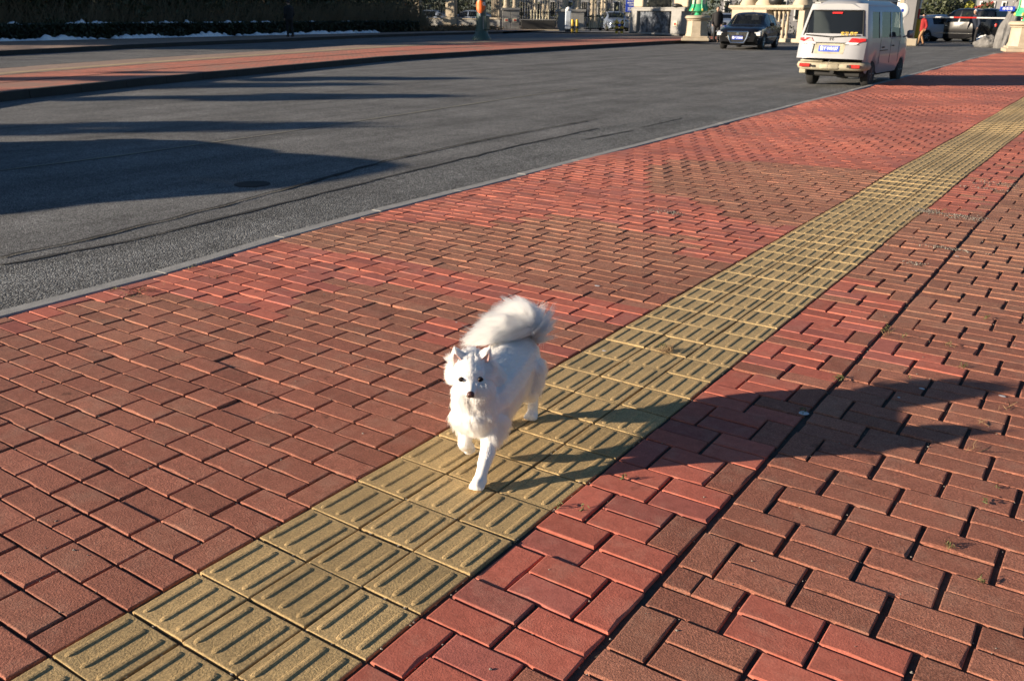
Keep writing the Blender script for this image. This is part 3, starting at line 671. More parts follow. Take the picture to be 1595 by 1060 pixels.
    kk = (np.linspace(0, 1, K)**1.6)[None, :, None]*np.clip(cl, 0, .8)[:, None, None]; near_ok = (np.linalg.norm(P-P[near], axis=1) < .03)[:, None, None]
    pts = np.where(near_ok, pts*(1-kk)+tgt*kk, pts)
    pts[..., 2] = np.maximum(pts[..., 2], .0015)
    pts = pts[~kill]; n_ = len(pts)
    rad = np.linspace(1, .16, K)[None]*np.where(hd[~kill] | (reg[~kill] == 5) | (reg[~kill] == 6), .00030, np.where(reg[~kill] == 11, .00060, .00044))[:, None]
    hc_ = bpy.data.hair_curves.new('fur'); hc_.add_curves([K]*n_)
    hc_.attributes['position'].data.foreach_set('vector', pts.astype(np.float32).ravel())
    ra_ = hc_.attributes.get('radius') or hc_.attributes.new('radius', 'FLOAT', 'POINT'); ra_.data.foreach_set('value', rad.astype(np.float32).ravel())
    fm, t, b = newmat('white_fur'); o = t.nodes['Material Output']; t.nodes.remove(b)
    hb = N(t, 'ShaderNodeBsdfDiffuse'); tb = N(t, 'ShaderNodeBsdfTranslucent'); gb = N(t, 'ShaderNodeBsdfGlossy'); gb.inputs['Roughness'].default_value = .45
    inf = N(t, 'ShaderNodeHairInfo'); c = ramp(t, inf.outputs['Random'], [(0, (.92, .90, .865)), (.5, (.95, .935, .91)), (1, (.97, .96, .945))])
    t.links.new(c, hb.inputs[0]); t.links.new(c, tb.inputs[0]); gb.inputs[0].default_value = (.8, .8, .8, 1)
    hp = N(t, 'ShaderNodeBsdfHairPrincipled'); hp.model = 'CHIANG'; hp.parametrization = 'COLOR'; t.links.new(c, hp.inputs['Color']); hp.inputs['Roughness'].default_value = .55; hp.inputs['Radial Roughness'].default_value = .85; hp.inputs['Coat'].default_value = 0; hp.inputs['Random Roughness'].default_value = .2
    x = N(t, 'ShaderNodeMixShader'); x.inputs[0].default_value = .42; t.links.new(hb.outputs[0], x.inputs[1]); t.links.new(tb.outputs[0], x.inputs[2])
    x2 = N(t, 'ShaderNodeMixShader'); x2.inputs[0].default_value = .75; t.links.new(x.outputs[0], x2.inputs[1]); t.links.new(hp.outputs[0], x2.inputs[2]); t.links.new(x2.outputs[0], o.inputs[0])
    hc_.materials.append(fm); link('fur', hc_, None, root)
    # eyes, nose, mouth, inner ears, claws
    em = simple('eye_dark', (.008, .004, .0025), .4, .1, 9, spec=.2); nm_ = simple('nose_leather', (.085, .035, .032), .42, .35, 90, bumpd=.0006, bscale=500); pk = simple('ear_pink', (.80, .50, .43), .8, .25, 60)
    rim = simple('eye_rim', (.05, .028, .025), .5, .2, 40)
    for e in EY:
        out = hx*.8+hy*np.sign((e-hc)@hy)*.45; out /= np.linalg.norm(out)
        eo = MB().ell(e+out*.0012, (.0080, .0080, .0078), 16, 10).build('eye', em, root, smooth=60)
        q = Vector(out).to_track_quat('Z', 'Y').to_matrix(); ring = [e+out*.0055+np.array(q)@np.array([.0078*math.cos(a), .0066*math.sin(a), 0]) for a in np.linspace(0, 2*math.pi, 15)]
        MB().tube(ring, .0011, 6, cap=False).build('eyelid', rim, eo, smooth=60)
    nb = MB(); nb.ell(H(.1060, 0, -.0205), (.0110, .0125, .0100), 14, 9, rot=HR); no = nb.build('nose', nm_, root, smooth=60)
    for sy in (1, -1): MB().ell(H(.1155, sy*.0050, -.0205), (.0022, .0022, .0028), 8, 6, rot=HR).build('nostril', em, no, smooth=60)
    MB().tube([H(.088, -.013, -.041), H(.100, -.006, -.037), H(.107, 0, -.031), H(.100, .006, -.037), H(.088, .013, -.041)], .0015, 6).build('mouth', rim, root, smooth=60)
    for sy in (1, -1):
        V = []; 
        for i in range(6):
            q = i/5; c0 = H(-.002, sy*.037, .030)*(1-q)+H(-.004, sy*(.051 if sy < 0 else .056), .065)*q; wd_ = .0155*(1-q)**.8+.0012; dp = .0075*(1-q)
            for j in range(5):
                s_ = (j-2)/2; V.append(c0+hy*wd_*s_+hx*(.0090-.0*dp-dp*.6*(1-s_*s_)+.002))
        F = [(i*5+j, i*5+j+1, i*5+j+6, i*5+j+5) for i in range(5) for j in range(4)]
        MB().add(V, F).build('inner_ear', pk, root, smooth=80, fix=False)
    return root
make_dog()

# ------------------------------------------------------------------ vehicles
def text_mesh(body, size, mat, parent, loc, rot, name='lettering', ext=.002, extra=1.0):
    cu = bpy.data.curves.new(name, 'FONT'); cu.body = body; cu.size = size; cu.align_x = 'CENTER'; cu.align_y = 'CENTER'; cu.extrude = ext; cu.offset = size*.02; cu.resolution_u = 2
    o = bpy.data.objects.new(name, cu); COL.objects.link(o); dg = bpy.context.evaluated_depsgraph_get(); me = bpy.data.meshes.new_from_object(o.evaluated_get(dg)); bpy.data.objects.remove(o); bpy.data.curves.remove(cu)
    me.name = name; me.materials.clear(); q = link(name, me, mat, parent); q.location = loc; q.rotation_euler = rot; q.scale = (extra, 1, 1); return q
def wheel(parent, x, y, r, w, side, rimm='alloy'):
    prof = [(r*.62, -w/2), (r*.95, -w/2), (r, -w/2+.025), (r, w/2-.025), (r*.95, w/2), (r*.62, w/2)]
    Ry = M3('Y', math.pi/2*side); wo_ = MB().lathe(prof, 24, c=(x, y, r), rot=Ry).build('wheel', M['rubber'], parent, smooth=40)
    m = MB(); m.lathe([(r*.63, w*.30), (r*.63, w*.46), (r*.57, w*.46), (r*.55, w*.36), (.02, w*.34)], 20, c=(x, y, r), rot=Ry)
    for k in range(6):
        a = k*math.pi/3; m.tube([np.array([x+side*w*.40, y+.03*math.cos(a), r+.03*math.sin(a)]), np.array([x+side*w*.43, y+r*.57*math.cos(a), r+r*.57*math.sin(a)])], [.030, .024], 6)
    m.lathe([(.055, w*.36), (.05, w*.47), (.01, w*.48)], 12, c=(x, y, r), rot=Ry)
    m.lathe([(r*.60, w*.22), (.02, w*.25)], 20, c=(x, y, r), rot=Ry); m.build('rim', M[rimm], wo_, smooth=40); return wo_
def car_shell(root, st, paint, wins, screens, arches, glassm, width_taper=None):
    """st: list of stations (y, z0, z1, zbelt, zwin, zroof, w0, w1, wb, ww, wr); rings mirrored. wins: ranges of stations with side windows,
    screens: ranges with glass over the top rings"""
    ys = [s_[0] for s_ in st]; K = 8; V = []
    for s_ in st:
        y, z0, z1, zb, zw, zr, w0, w1, wb, ww, wr = s_
        for ac, ar_ in arches:
            d = abs(y-ac)
            if d < ar_: z0 = max(z0, math.sqrt(ar_*ar_-d*d)+.27); z1 = max(z1, z0+.05)
        z15 = (z1+zb)/2
        V.append([(w0, y, z0), (w1, y, z1), (w1*.5+wb*.5+.012, y, z15), (wb, y, zb), (ww, y, zw), (wr, y, (zw+zr)/2+.012), (wr*.6, y, zr-.012), (0, y, zr)])
    n = len(V); full = [v+[(-a, b, c) for a, b, c in v[-2::-1]] for v in V]; m = len(full[0])
    body = MB(); gl = {}
    pts = [p for v in full for p in v]; F = []; G_ = {}
    for i in range(n-1):
        for j in range(m-1):
            jj = j if j < K-1 else m-2-j; f = (i*m+j, i*m+j+1, (i+1)*m+j+1, (i+1)*m+j); sd = 'r' if j < K-1 else 'l'
            tag_ = None
            if jj == 3:
                for a, b in wins:
                    if a <= i < b: tag_ = ('side_window', sd, a)
            if jj >= 4 or (jj == 3 and False):
                for nm, a, b in screens:
                    if a <= i < b and jj >= 5: tag_ = (nm, '', a)
            if tag_: G_.setdefault(tag_, []).append(f)
            else: F.append(f)
    for e, c in ((0, 1), (n-1, -1)):
        ids = [e*m+j for j in range(m)]; F.append(tuple(ids if c > 0 else ids[::-1]))
    body.add(pts, F); used = body
    bo = used.build('body', paint, root, smooth=32)
    for (nm, sd, a), fs in G_.items():
        ids = sorted({i for f in fs for i in f}); mp = {i: k for k, i in enumerate(ids)}
        P = np.array([pts[i] for i in ids], float); P[:, 0] *= .985; P[:, 2] -= .004 if nm != 'side_window' else 0
        MB().add(P, [tuple(mp[i] for i in f) for f in fs]).build(nm, glassm, root, smooth=60)
    return bo
def seats(root, spots, mat):
    for x, y, z in spots:
        m = MB(); m.box((x, y, z+.10), (.46, .48, .16), bev=.05); m.box((x, y-.24, z+.42), (.44, .13, .58), rot=M3('X', .15), bev=.05); m.box((x, y-.29, z+.80), (.24, .09, .18), rot=M3('X', .12), bev=.04); m.build('seat', mat, root, smooth=50)
def make_van():
    g = G(1347, 135, RZ); root = empty('microvan', (-3.70, 21.05, RZ), R(-2), label='dirty white microvan seen from behind, parked at the kerb with its tailgate ajar', cat='van')
    W = .705
    def s_(y, z0, z1, zb, zw, zr, k=1.0, kr=1.0): return (y, z0, z1, zb, zw, zr, W*.955*k, W*k, W*.99*k, W*.885*kr, W*.76*kr)
    st = [s_(-1.86, .50, .60, 1.06, 1.56, 1.80, .93, .92), s_(-1.80, .46, .58, 1.06, 1.60, 1.84, .985, .97), s_(-1.70, .34, .50, 1.07, 1.62, 1.87), s_(-1.55, .30, .48, 1.07, 1.63, 1.885)]
    for y in (-1.45, -1.35, -1.25, -1.1, -.98, -.88, -.70, -.62, -.30, .05, .13, .45, .80, .88): st.append(s_(y, .28, .47, 1.07, 1.63, 1.89))
    st += [s_(1.00, .28, .47, 1.06, 1.62, 1.88), s_(1.10, .28, .47, 1.06, 1.60, 1.85), s_(1.30, .28, .47, 1.05, 1.40, 1.56, 1, .97), s_(1.45, .28, .47, 1.04, 1.20, 1.30, .99, .97), s_(1.62, .30, .48, .98, 1.05, 1.10, .97, .96), s_(1.80, .34, .50, .80, .90, .95, .93, .92), s_(1.88, .40, .5, .7, .74, .78, .86, .82)]
    ar_ = [(-1.17, .31), (1.28, .31)]
    car_shell(root, st, M['vanwhite'], [(4, 9), (10, 13), (14, 17)], [('windscreen', 19, 21)], ar_, M['glass'])
    # hollow rear: cut the end cap by a dark inner panel, then the tailgate hangs from its hinge, ajar at the foot
    hinge = np.array([0, -1.80, 1.80]); A = R(7.5)
    Rt = M3('X', -A)
    def tg(x, z, d=0.0):   # point on the tailgate skin: z from .60 to 1.80, bulging; d = offset outwards
        q = (1.80-z)/1.22; yb = -.02-.17*q-.06*math.sin(q*2.2)+.11*max(0, (q-.75))*0+.09*(1-min(1, (W-abs(x))/.26))**2
        p = np.array([x, yb-d, z-1.80]); return hinge+Rt@p
    def half(z): 
        q = np.clip((1.80-z)/1.22, 0, 1); return .60+.135*min(1, q*1.7)+.0*q
    zs = [1.80, 1.73, 1.66, 1.60, 1.40, 1.20, 1.14, 1.08, .98, .88, .76, .66, .60]; xs = [-1, -.90, -.80, -.60, -.3, 0, .3, .60, .80, .90, 1]
    V = []; F = []; GF = []
    for z in zs:
        for x in xs: V.append(tg(x*half(z), z))
    nx = len(xs)
    for i in range(len(zs)-1):
        for j in range(nx-1):
            f = (i*nx+j, (i+1)*nx+j, (i+1)*nx+j+1, i*nx+j+1)
            if 2 <= i < 6 and 1 <= j < nx-2: GF.append(f)
            else: F.append(f)
    m = MB().add(V, F); b0 = [tg(x*half(.60), .60, -.035) for x in xs]; 
    m.add([V[(len(zs)-1)*nx+j] for j in range(nx)]+b0, [(j, j+nx, j+nx+1, j+1) for j in range(nx-1)])
    for sgn, jx in ((-1, 0), (1, nx-1)):
        c0 = [V[i*nx+jx] for i in range(len(zs))]; c1 = [tg(xs[jx]*half(z), z, -.04) for z in zs]; m.add(c0+c1, [(i, i+1, i+1+len(zs), i+len(zs)) for i in range(len(zs)-1)])
    tgo = m.build('tailgate', M['vanwhite'], root, smooth=35)
    ids = sorted({i for f in GF for i in f}); mp = {i: k for k, i in enumerate(ids)}; MB().add([np.array(V[i])+Rt@np.array([0, .008, 0]) for i in ids], [tuple(mp[i] for i in f) for f in GF]).build('rear_window', M['glass'], tgo, smooth=60)
    # black ceramic border of the rear window
    zr0, zr1 = 1.66, 1.08; bd = MB()
    for z_, dz in ((1.645, .035), (1.10, .04)):
        P = [tg(x, z_-(.035*(1-abs(x)/.5) if z_ < 1.3 else 0), .004) for x in np.linspace(-half(z_)*.80, half(z_)*.80, 9)]; bd.tube(P, dz*.42, 6)
    for sx in (-1, 1): bd.tube([tg(sx*half(z)*.885, z, .0) for z in np.linspace(1.10, 1.645, 6)], .016, 6)
    bd.build('window_seal', M['under'], tgo, smooth=50)
    def pad(name, pl, mat, d=.012, par=tgo, **k):   # a thin panel following the gate
        V2 = [tg(x, z, d) for x, z in pl]+[tg(x, z, -.006) for x, z in pl]; n_ = len(pl)
        return MB().add(V2, [tuple(range(n_)), tuple(range(2*n_-1, n_-1, -1))]+[(i, (i+1) % n_, (i+1) % n_+n_, i+n_) for i in range(n_)]).build(name, mat, par, **k)
    pad('brake_lamp', [(-.10, 1.575), (.12, 1.575), (.12, 1.61), (-.10, 1.61)], M['redlens'], .014)
    for sx in (-1, 1):
        L = lambda pl: [(sx*x, z) for x, z in pl]
        pad('tail_lamp', L([(.38, .955), (.60, .955), (.72, 1.0), (.715, 1.05), (.44, 1.05)]), M['redlens'], .022)
        pad('reversing_lamp', L([(.30, .915), (.56, .915), (.60, .952), (.37, .952)])[::sx], M['clearlens'], .018)
        pad('tail_lamp_rim', L([(.285, .895), (.60, .905), (.61, .913), (.30, .908)]), M['under'], .012)
    pad('plate_recess', [(-.33, .70), (.31, .70), (.335, .93), (-.35, .93)], M['cream'], .004, label=None)
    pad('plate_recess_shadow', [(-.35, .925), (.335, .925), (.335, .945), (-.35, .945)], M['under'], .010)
    pad('plate_recess_edge', [(-.375, .70), (-.35, .70), (-.335, .93), (-.36, .94)], M['under'], .008)
    pl = pad('number_plate', [(-.235, .745), (.215, .745), (.215, .875), (-.235, .875)], M['plate'], .012)
    ctr = tg(-.01, .81, .0155); nrm = Rt@np.array([0, -1, -.17/1.0]); 
    tx = text_mesh('鲁Y·W0157', .100, M['letter'], pl, ctr, (math.pi/2-R(9.5)-A*.0, 0, 0), extra=.80)
    # emblem: open pentagon roof over two strokes
    em_ = MB()
    for P in ([(-.035, 1.045), (0, 1.072), (.035, 1.045)], [(-.05, 1.018), (-.02, 1.04), (.0, 1.03), (.02, 1.04), (.05, 1.018)], [(-.022, 1.035), (-.022, .995), (-.04, .995)], [(.022, 1.035), (.022, .995), (.04, .995)]): em_.tube([tg(x, z, .010) for x, z in P], .006, 6)
    em_.build('emblem', M['badge'], tgo, smooth=40)
    text_mesh('实习 乘客', .085, M['yellowp'], tgo, tg(.36, 1.135, .012), (math.pi/2-R(8), 0, 0), name='window_sticker', ext=.003)
    # dark opening under the gate, bumper, lamps
    MB().box((0, -1.845, .60), (1.30, .05, .20)).build('boot_opening', M['under'], root)
    bp = MB(); bp.tube([(-.70, -1.60, .47), (-.70, -1.82, .47), (-.64, -1.91, .465), (-.2, -1.935, .46), (.2, -1.935, .46), (.64, -1.91, .465), (.70, -1.82, .47), (.70, -1.60, .47)], .092, 8)
    bp.box((-.42, -1.95, .575), (.50, .09, .05), bev=.015); bp.box((.0, -2.0, .46), (.42, .08, .12), bev=.02); bp.box((-.62, -1.88, .34), (.16, .08, .12), bev=.02); bp.build('bumper', M['cream'], root, smooth=45)
    for sx in (-1, 1):
        MB().box((sx*.55, -2.028, .475), (.24, .03, .075), bev=.012).build('reflector', M['redlens'], root, smooth=40)
    MB().box((.44, -2.046, .475), (.10, .006, .06)).build('bumper_dent', M['under'], root); MB().box((-.36, -2.035, .46), (.09, .01, .045)).build('bumper_dent', M['under'], root)
    MB().tube([(-.04, -2.04, .40), (-.02, -2.04, .55), (.04, -1.99, .72)], .005, 5).build('tie_wire', M['steel'], root)
    MB().box((0, -.2, .30), (1.24, 3.1, .14), bev=.03).build('chassis', M['under'], root)
    MB().tube([(.05, -1.95, .33), (.05, -1.6, .33)], .05, 8).tube([(-.62, -1.17, .29), (.62, -1.17, .29)], .045, 8).ell((0, -1.17, .29), (.13, .13, .12)).build('axle', M['under'], root, smooth=50)
    MB().box((0, 0, .52), (1.34, 3.3, .06)).build('floor', M['under'], root)
    seats(root, [(-.33, .35, .55), (.33, .35, .55), (-.30, -.75, .55), (.30, -.75, .55)], M['seat'])
    for sx in (-1, 1):
        wheel(root, sx*.615, -1.17, .285, .165, sx, 'dark_rim'); wheel(root, sx*.615, 1.28, .285, .165, sx, 'dark_rim')
        mi = MB().box((sx*.88, 1.02, 1.13), (.15, .09, .19), bev=.035).tube([(sx*.72, 1.05, 1.06), (sx*.84, 1.03, 1.10)], .018, 6).build('door_mirror', M['steel'] if sx > 0 else M['under'], root, smooth=45)
        for y in (-.79, .09, .84): MB().box((sx*(W+.008), y, .80), (.004, .008, .62)).build('door_seam', M['under'], root)
        MB().box((sx*(W+.018), -.55, .86), (.016, .16, .03), bev=.006).build('door_handle', M['under'], root); MB().box((sx*(W+.018), .28, .88), (.016, .13, .03), bev=.006).build('door_handle', M['under'], root)
        MB().box((sx*(W+.012), -.47, .79), (.010, .60, .016)).build('slide_rail', M['under'], root)
        MB().tube([(sx*(W*.76), y, 1.875) for y in (-1.6, -.5, 1.0)], .012, 5).build('rain_gutter', M['vanwhite'], root)
    root.scale = (.95, .93, .925); return root
make_van()
def make_car(name, loc, rz, paint, label, cat, suv=0.0, plate=None, glassm=None, detail=True):
    root = empty(name, loc, rz, label=label, cat=cat); h = suv; W = .885
    def s_(y, z0, z1, zb, zw, zr, k=1.0, kr=1.0): return (y, z0, z1, zb, zw, zr, W*.93*k, W*.985*k, W*.965*k, W*.74*kr, W*.62*kr)
    z = lambda v: v+h*max(0, (v-.55))*1.0
    st = [s_(-2.28, .38, .48, z(.78), z(.88), z(.91), .80, 1.02), s_(-2.20, .30, .44, z(.90), z(.99), z(1.02), .90, 1.1), s_(-2.02, .24, .42, z(.93), z(1.03), z(1.06), .96, 1.14)]
    if suv: st += [s_(-1.95, .24, .42, z(.93), z(1.30), z(1.40), 1, 1), s_(-1.80, .22, .42, z(.93), z(1.34), z(1.43), 1, 1), s_(-1.62, .22, .42, .93+h*.4, z(1.35), z(1.44)), s_(-1.5, .22, .42, .93+h*.4, z(1.35), z(1.45)), s_(-1.36, .22, .42, .93+h*.4, z(1.35), z(1.45)), s_(-1.2, .22, .42, .93+h*.4, z(1.36), z(1.45))]
    else: st += [s_(-1.85, .22, .42, .94, 1.05, 1.09, 1, 1.15), s_(-1.72, .22, .42, .94, 1.06, 1.11, 1, 1.16), s_(-1.62, .22, .42, .94, 1.08, 1.14, 1, 1.12), s_(-1.50, .22, .42, .94, 1.15, 1.21, 1, 1.08), s_(-1.36, .22, .42, .94, 1.22, 1.28, 1, 1.05), s_(-1.2, .22, .42, .93, 1.29, 1.36, 1, 1.03)]
    zb = .93+h*.38
    st += [s_(-1.02, .20, .40, zb, z(1.33), z(1.41)), s_(-.55, .20, .40, zb, z(1.35), z(1.45)), s_(-.12, .20, .40, zb-.01, z(1.36), z(1.46)), s_(-.04, .20, .40, zb-.01, z(1.36), z(1.46)), s_(.30, .20, .40, zb-.02, z(1.34), z(1.44)), s_(.50, .20, .40, zb-.03, z(1.29), z(1.37)), s_(.82, .20, .40, zb-.04, z(1.14), z(1.20), 1, 1.04), s_(1.08, .22, .42, zb-.06, zb+.02, zb+.06, 1, 1.10),
           s_(1.22, .22, .42, .84+h*.3, .90+h*.34, .94+h*.36, .995, 1.16), s_(1.36, .22, .42, .83+h*.3, .89+h*.34, .93+h*.36, .99, 1.16), s_(1.50, .22, .42, .82+h*.3, .88+h*.34, .92+h*.36, .985, 1.15), s_(1.66, .22, .42, .80+h*.3, .86+h*.34, .90+h*.36, .98, 1.13), s_(1.95, .23, .42, .76+h*.28, .82+h*.3, .86+h*.32, .95, 1.08), s_(2.18, .26, .42, .70+h*.25, .75+h*.28, .78+h*.3, .86, .98), s_(2.28, .32, .44, .60+h*.2, .66+h*.2, .68+h*.2, .76, .86)]
    nb = 3+6
    wins = [(nb, nb+2), (nb+3, nb+6)]; 
    if suv: wins.append((5, 8))
    scr = [('windscreen', nb+5, nb+7)]+([('rear_window', 5, 8)] if not suv else [])
    car_shell(root, st, paint, wins, scr, [(-1.36, .345), (1.36, .345)], glassm or M['glass'])
    if suv: MB().box((0, -2.02, 1.24+h*.5), (1.25, .02, .38), rot=M3('X', -.18), bev=.008).build('rear_window', M['darkglass'], root)
    MB().box((0, 0, .24), (1.5, 3.9, .14), bev=.03).build('underbody', M['under'], root)
    MB().box((0, -.1, .50), (1.5, 2.3, .3)).build('cabin_floor', M['under'], root)
    if detail: seats(root, [(-.36, .1, .42), (.36, .1, .42), (-.36, -.75, .42), (.36, -.75, .42)], M['under'])
    for sx in (-1, 1):
        for y in (-1.36, 1.36): wheel(root, sx*.76, y, .315+h*.1, .20, sx)
        MB().box((sx*.98, .66, z(.98)), (.19, .10, .13), bev=.04).build('door_mirror', paint, root, smooth=45)
        hl = MB().prism([(1.95, .60+h*.2), (2.20, .56+h*.2), (2.22, .68+h*.25), (2.0, .74+h*.25)], sx*.54, sx*.86, axis='x').build('headlight', M['clearlens'], root)
        hl.location = (0, .02, 0)
        MB().box((sx*.70, 2.12, .42), (.14, .03, .06), bev=.01).build('fog_lamp', M['clearlens'], root)
        MB().box((sx*.72, -2.20, .78+h*.4), (.26, .09, .13+h*.1), bev=.02).build('tail_lamp', M['redlens'], root, smooth=40)
        for y in (-.08, .86): MB().box((sx*(W*.985), y, .64), (.006, .008, .50)).build('door_seam', M['under'], root)
        for y in (-.28, .62): MB().box((sx*(W*.99), y, .80+h*.2), (.02, .15, .025), bev=.006).build('door_handle', M['chrome'], root)
        MB().box((sx*(W+.002), -.0, .47), (.016, 2.1, .03), bev=.005).build('side_moulding', M['chrome'], root)
        MB().tube([(sx*.72, -1.0, zb+.01), (sx*.71, .0, zb), (sx*.70, 1.0, zb-.03)], .008, 5).build('window_trim', M['chrome'], root)
    gpoly = [(-.42, .70), (.42, .70), (.36, .46), (.26, .28), (-.26, .28), (-.36, .46)]
    MB().prism([(x, zz+h*.15) for x, zz in gpoly], 2.20, 2.315, axis='y').build('grille', M['under'], root)
    ring = [np.array([x, 2.318, zz+h*.15]) for x, zz in gpoly+[gpoly[0]]]; MB().tube(ring, .032, 6).build('grille_surround', M['chrome'], root, smooth=50)
    bars = MB()
    for zz in (.66, .62, .58): bars.box((0, 2.320, zz+h*.15), (.74, .008, .010))
    bars.build('grille_bar', M['chrome'], root)
    MB().lathe([(.055, 0), (.055, .012), (.04, .014)], 16, c=(0, 2.318, .62+h*.15), rot=M3('X', -math.pi/2)).build('emblem', M['chrome'], root)
    for sx in (-1, 1): MB().tube([(sx*.86, 2.02, .50), (sx*.6, 2.22, .50), (sx*.4, 2.30, .50)], .014, 5).build('bumper_strip', M['chrome'], root)
    for y, r_ in ((2.335, 0), (-2.30, math.pi)):
        pz = .47 if y > 0 else .66
        pb = MB().box((0, y, pz), (.44, .012, .14), bev=.004).build('number_plate', M['plate'], root)
        if plate: text_mesh(plate, .11, M['letter'], pb, (0, y+(.010 if y > 0 else -.010), pz), (math.pi/2, 0, math.pi if y > 0 else 0), extra=.9)
    MB().tube([(.2, -1.0, 1.42), (.2, -1.1, 1.62)], .006, 5).build('aerial', M['under'], root)
    return root
# the dark saloon comes towards us round the end of the island
sedan = make_car('saloon_car', (-13.0, 39.35, RZ), math.pi+.13, M['black_paint'], 'shiny black saloon with chrome grille turning past the stone pedestal', 'car', plate='鲁F·Z0808'); sedan.scale = (1.05, 1.0, 1.03)

# ------------------------------------------------------------------ people
def person(name, loc, rz, label, jacket, trousers, pose='stand', hat=None, s=1.0, group=None):
    root = empty(name, loc, rz, label=label, cat='person'); root.scale = (s, s, s)
    st_ = {'stand': (.06, -.06, .0), 'walk': (.26, -.24, .0), 'stoop': (.10, -.10, .45), 'ride': (.30, .10, .25)}[pose]
    ln = st_[2]; hip = np.array([0, 0, .92]); sh = hip+np.array([0, math.sin(ln)*.50, math.cos(ln)*.50]); nk = sh+np.array([0, math.sin(ln)*.08, .09]); hd = nk+np.array([0, .03+math.sin(ln)*.08, .13])
    mb = MB(); capsule(mb, hip, sh-np.array([0, 0, .06]), .15, .16); capsule(mb, sh-np.array([.13, 0, .03]), sh-np.array([-.13, 0, .03]), .075, .075); capsule(mb, sh, nk, .06, .05)
    mb.ell(hd, (.078, .098, .115), 14, 10); mb.ell(hd+np.array([0, .098, -.012]), (.014, .022, .022), 8, 6)
    for sx in (-1, 1): mb.ell(hd+np.array([sx*.078, 0, -.01]), (.012, .02, .03), 8, 6)
    jk = MB(); capsule(jk, hip-np.array([0, 0, .04]), sh-np.array([0, 0, .08]), .185, .19); capsule(jk, sh-np.array([.15, 0, .04]), sh-np.array([-.15, 0, .04]), .092, .092)
    tr_ = MB(); capsule(tr_, hip+np.array([-.07, 0, -.02]), hip+np.array([.07, 0, -.02]), .13, .13); hands = []
    for sx, fy in ((-1, st_[0]), (1, st_[1])):
        kn = np.array([sx*.10, fy*.55+.05, .49]); ft = np.array([sx*.10, fy, .09]); hp = hip+np.array([sx*.09, 0, -.05])
        capsule(mb, hp, kn, .085, .055); capsule(mb, kn, ft, .055, .038); capsule(tr_, hp, kn, .105, .075); capsule(tr_, kn, ft+np.array([0, 0, .03]), .075, .062)
        capsule(mb, ft+np.array([0, -.03, -.03]), ft+np.array([0, .13, -.05]), .038, .030)
        sp = sh+np.array([sx*.20, 0, -.05]); sw = -fy*.5; el = sp+np.array([sx*.05, sw*.5-.02, -.28]); wr = el+np.array([-sx*.02, .12+sw*.5, -.20])
        capsule(mb, sp, el, .05, .04); capsule(mb, el, wr, .04, .027); capsule(jk, sp, el, .075, .06); capsule(jk, el, wr-np.array([0, 0, -.02]), .06, .045)
        hdv = (wr-el)/np.linalg.norm(wr-el); pc = wr+hdv*.05; capsule(mb, wr, pc, .028, .032, 8)
        for k, L in enumerate((.065, .078, .074, .058)):
            f0 = pc+hdv*.015+np.array([0, (k-1.5)*.017, 0]); capsule(mb, f0, f0+hdv*L+np.array([-sx*.015, 0, 0]), .0095, .0080, 6)
        capsule(mb, wr+hdv*.02+np.array([0, .025, 0]), wr+hdv*.06+np.array([0, .055, 0]), .011, .009, 6)
        shoe = MB(); capsule(shoe, ft+np.array([0, -.05, -.045]), ft+np.array([0, .15, -.055]), .046, .036); link('shoe', remeshed(shoe, 'shoe', .02, 1), M['shoe'], root)
    link('body', remeshed(mb, 'person_body', .013, 1), M['skin'], root); link('jacket', remeshed(jk, 'jacket', .022, 2), M[jacket], root); link('trousers', remeshed(tr_, 'trousers', .022, 2), M[trousers], root)
    hr = MB(); hr.ell(hd+np.array([0, -.018, .030]), (.088, .100, .100), 14, 9); link('hair' if not hat else 'cap', remeshed(hr, 'hair', .016, 1), M[hat] if hat else M['hair'], root)
    for sx in (-1, 1): MB().ell(hd+np.array([sx*.030, .090, .010]), (.012, .008, .008), 8, 6).build('eye', M['hair'], root)
    return root
# ------------------------------------------------------------------ lamp on stone pedestal
def pedestal_lamp(loc, rz, label, s=1.0):
    root = empty('lamp_on_pedestal', loc, rz, label=label, cat='street lamp', group='green lamps on cream stone pedestals'); root.scale = (s, s, s)
    m = MB(); m.box((0, 0, .07), (1.34, 1.34, .14), bev=.02); m.box((0, 0, .18), (1.20, 1.20, .09), bev=.02); m.build('plinth', M['stone'], root)
    a8 = math.pi/8
    MB().lathe([(.60, .222), (.59, .28), (.555, .36), (.525, .90), (.535, .94)], 8, ph=a8).build('pedestal', M['stone'], root)
    MB().lathe([(.535, .942), (.57, .96), (.57, .985), (.545, 1.0)], 24).lathe([(.56, 1.002), (.64, 1.05), (.64, 1.12), (.58, 1.17), (.30, 1.185)], 24).build('capstone', M['stone'], root, smooth=35)
    gb = MB(); gb.lathe([(.20, 1.186), (.16, 1.24), (.14, 1.30), (.30, 1.36), (.47, 1.38), (.47, 1.42), (.42, 1.50), (.37, 1.58), (.35, 1.70)], 20); gb.build('lamp_base', M['green'], root, smooth=40)
    MB().lathe([(.33, 1.702), (.33, 2.9)], 16).build('lamp_panel', M['panel'], root, smooth=30)
    for k in range(6):
        a = k*math.pi/3; c, s2 = math.cos(a), math.sin(a); MB().tube([(.46*c, .46*s2, 1.43), (.40*c, .40*s2, 1.56), (.37*c, .37*s2, 1.75), (.36*c, .36*s2, 2.9)], [.045, .04, .03, .03], 8).build('lamp_rib', M['green'], root, smooth=50)
        MB().ell((.47*c, .47*s2, 1.44), (.05, .05, .07), 8, 6).build('boss', M['gold'], root, smooth=50)
    MB().lathe([(.38, 2.902), (.45, 2.95), (.45, 3.02), (.28, 3.15), (.12, 3.3), (.10, 5.4)], 16).ell((0, 0, 5.6), (.28, .28, .28)).build('lamp_head', M['green'], root, smooth=40)
    return root
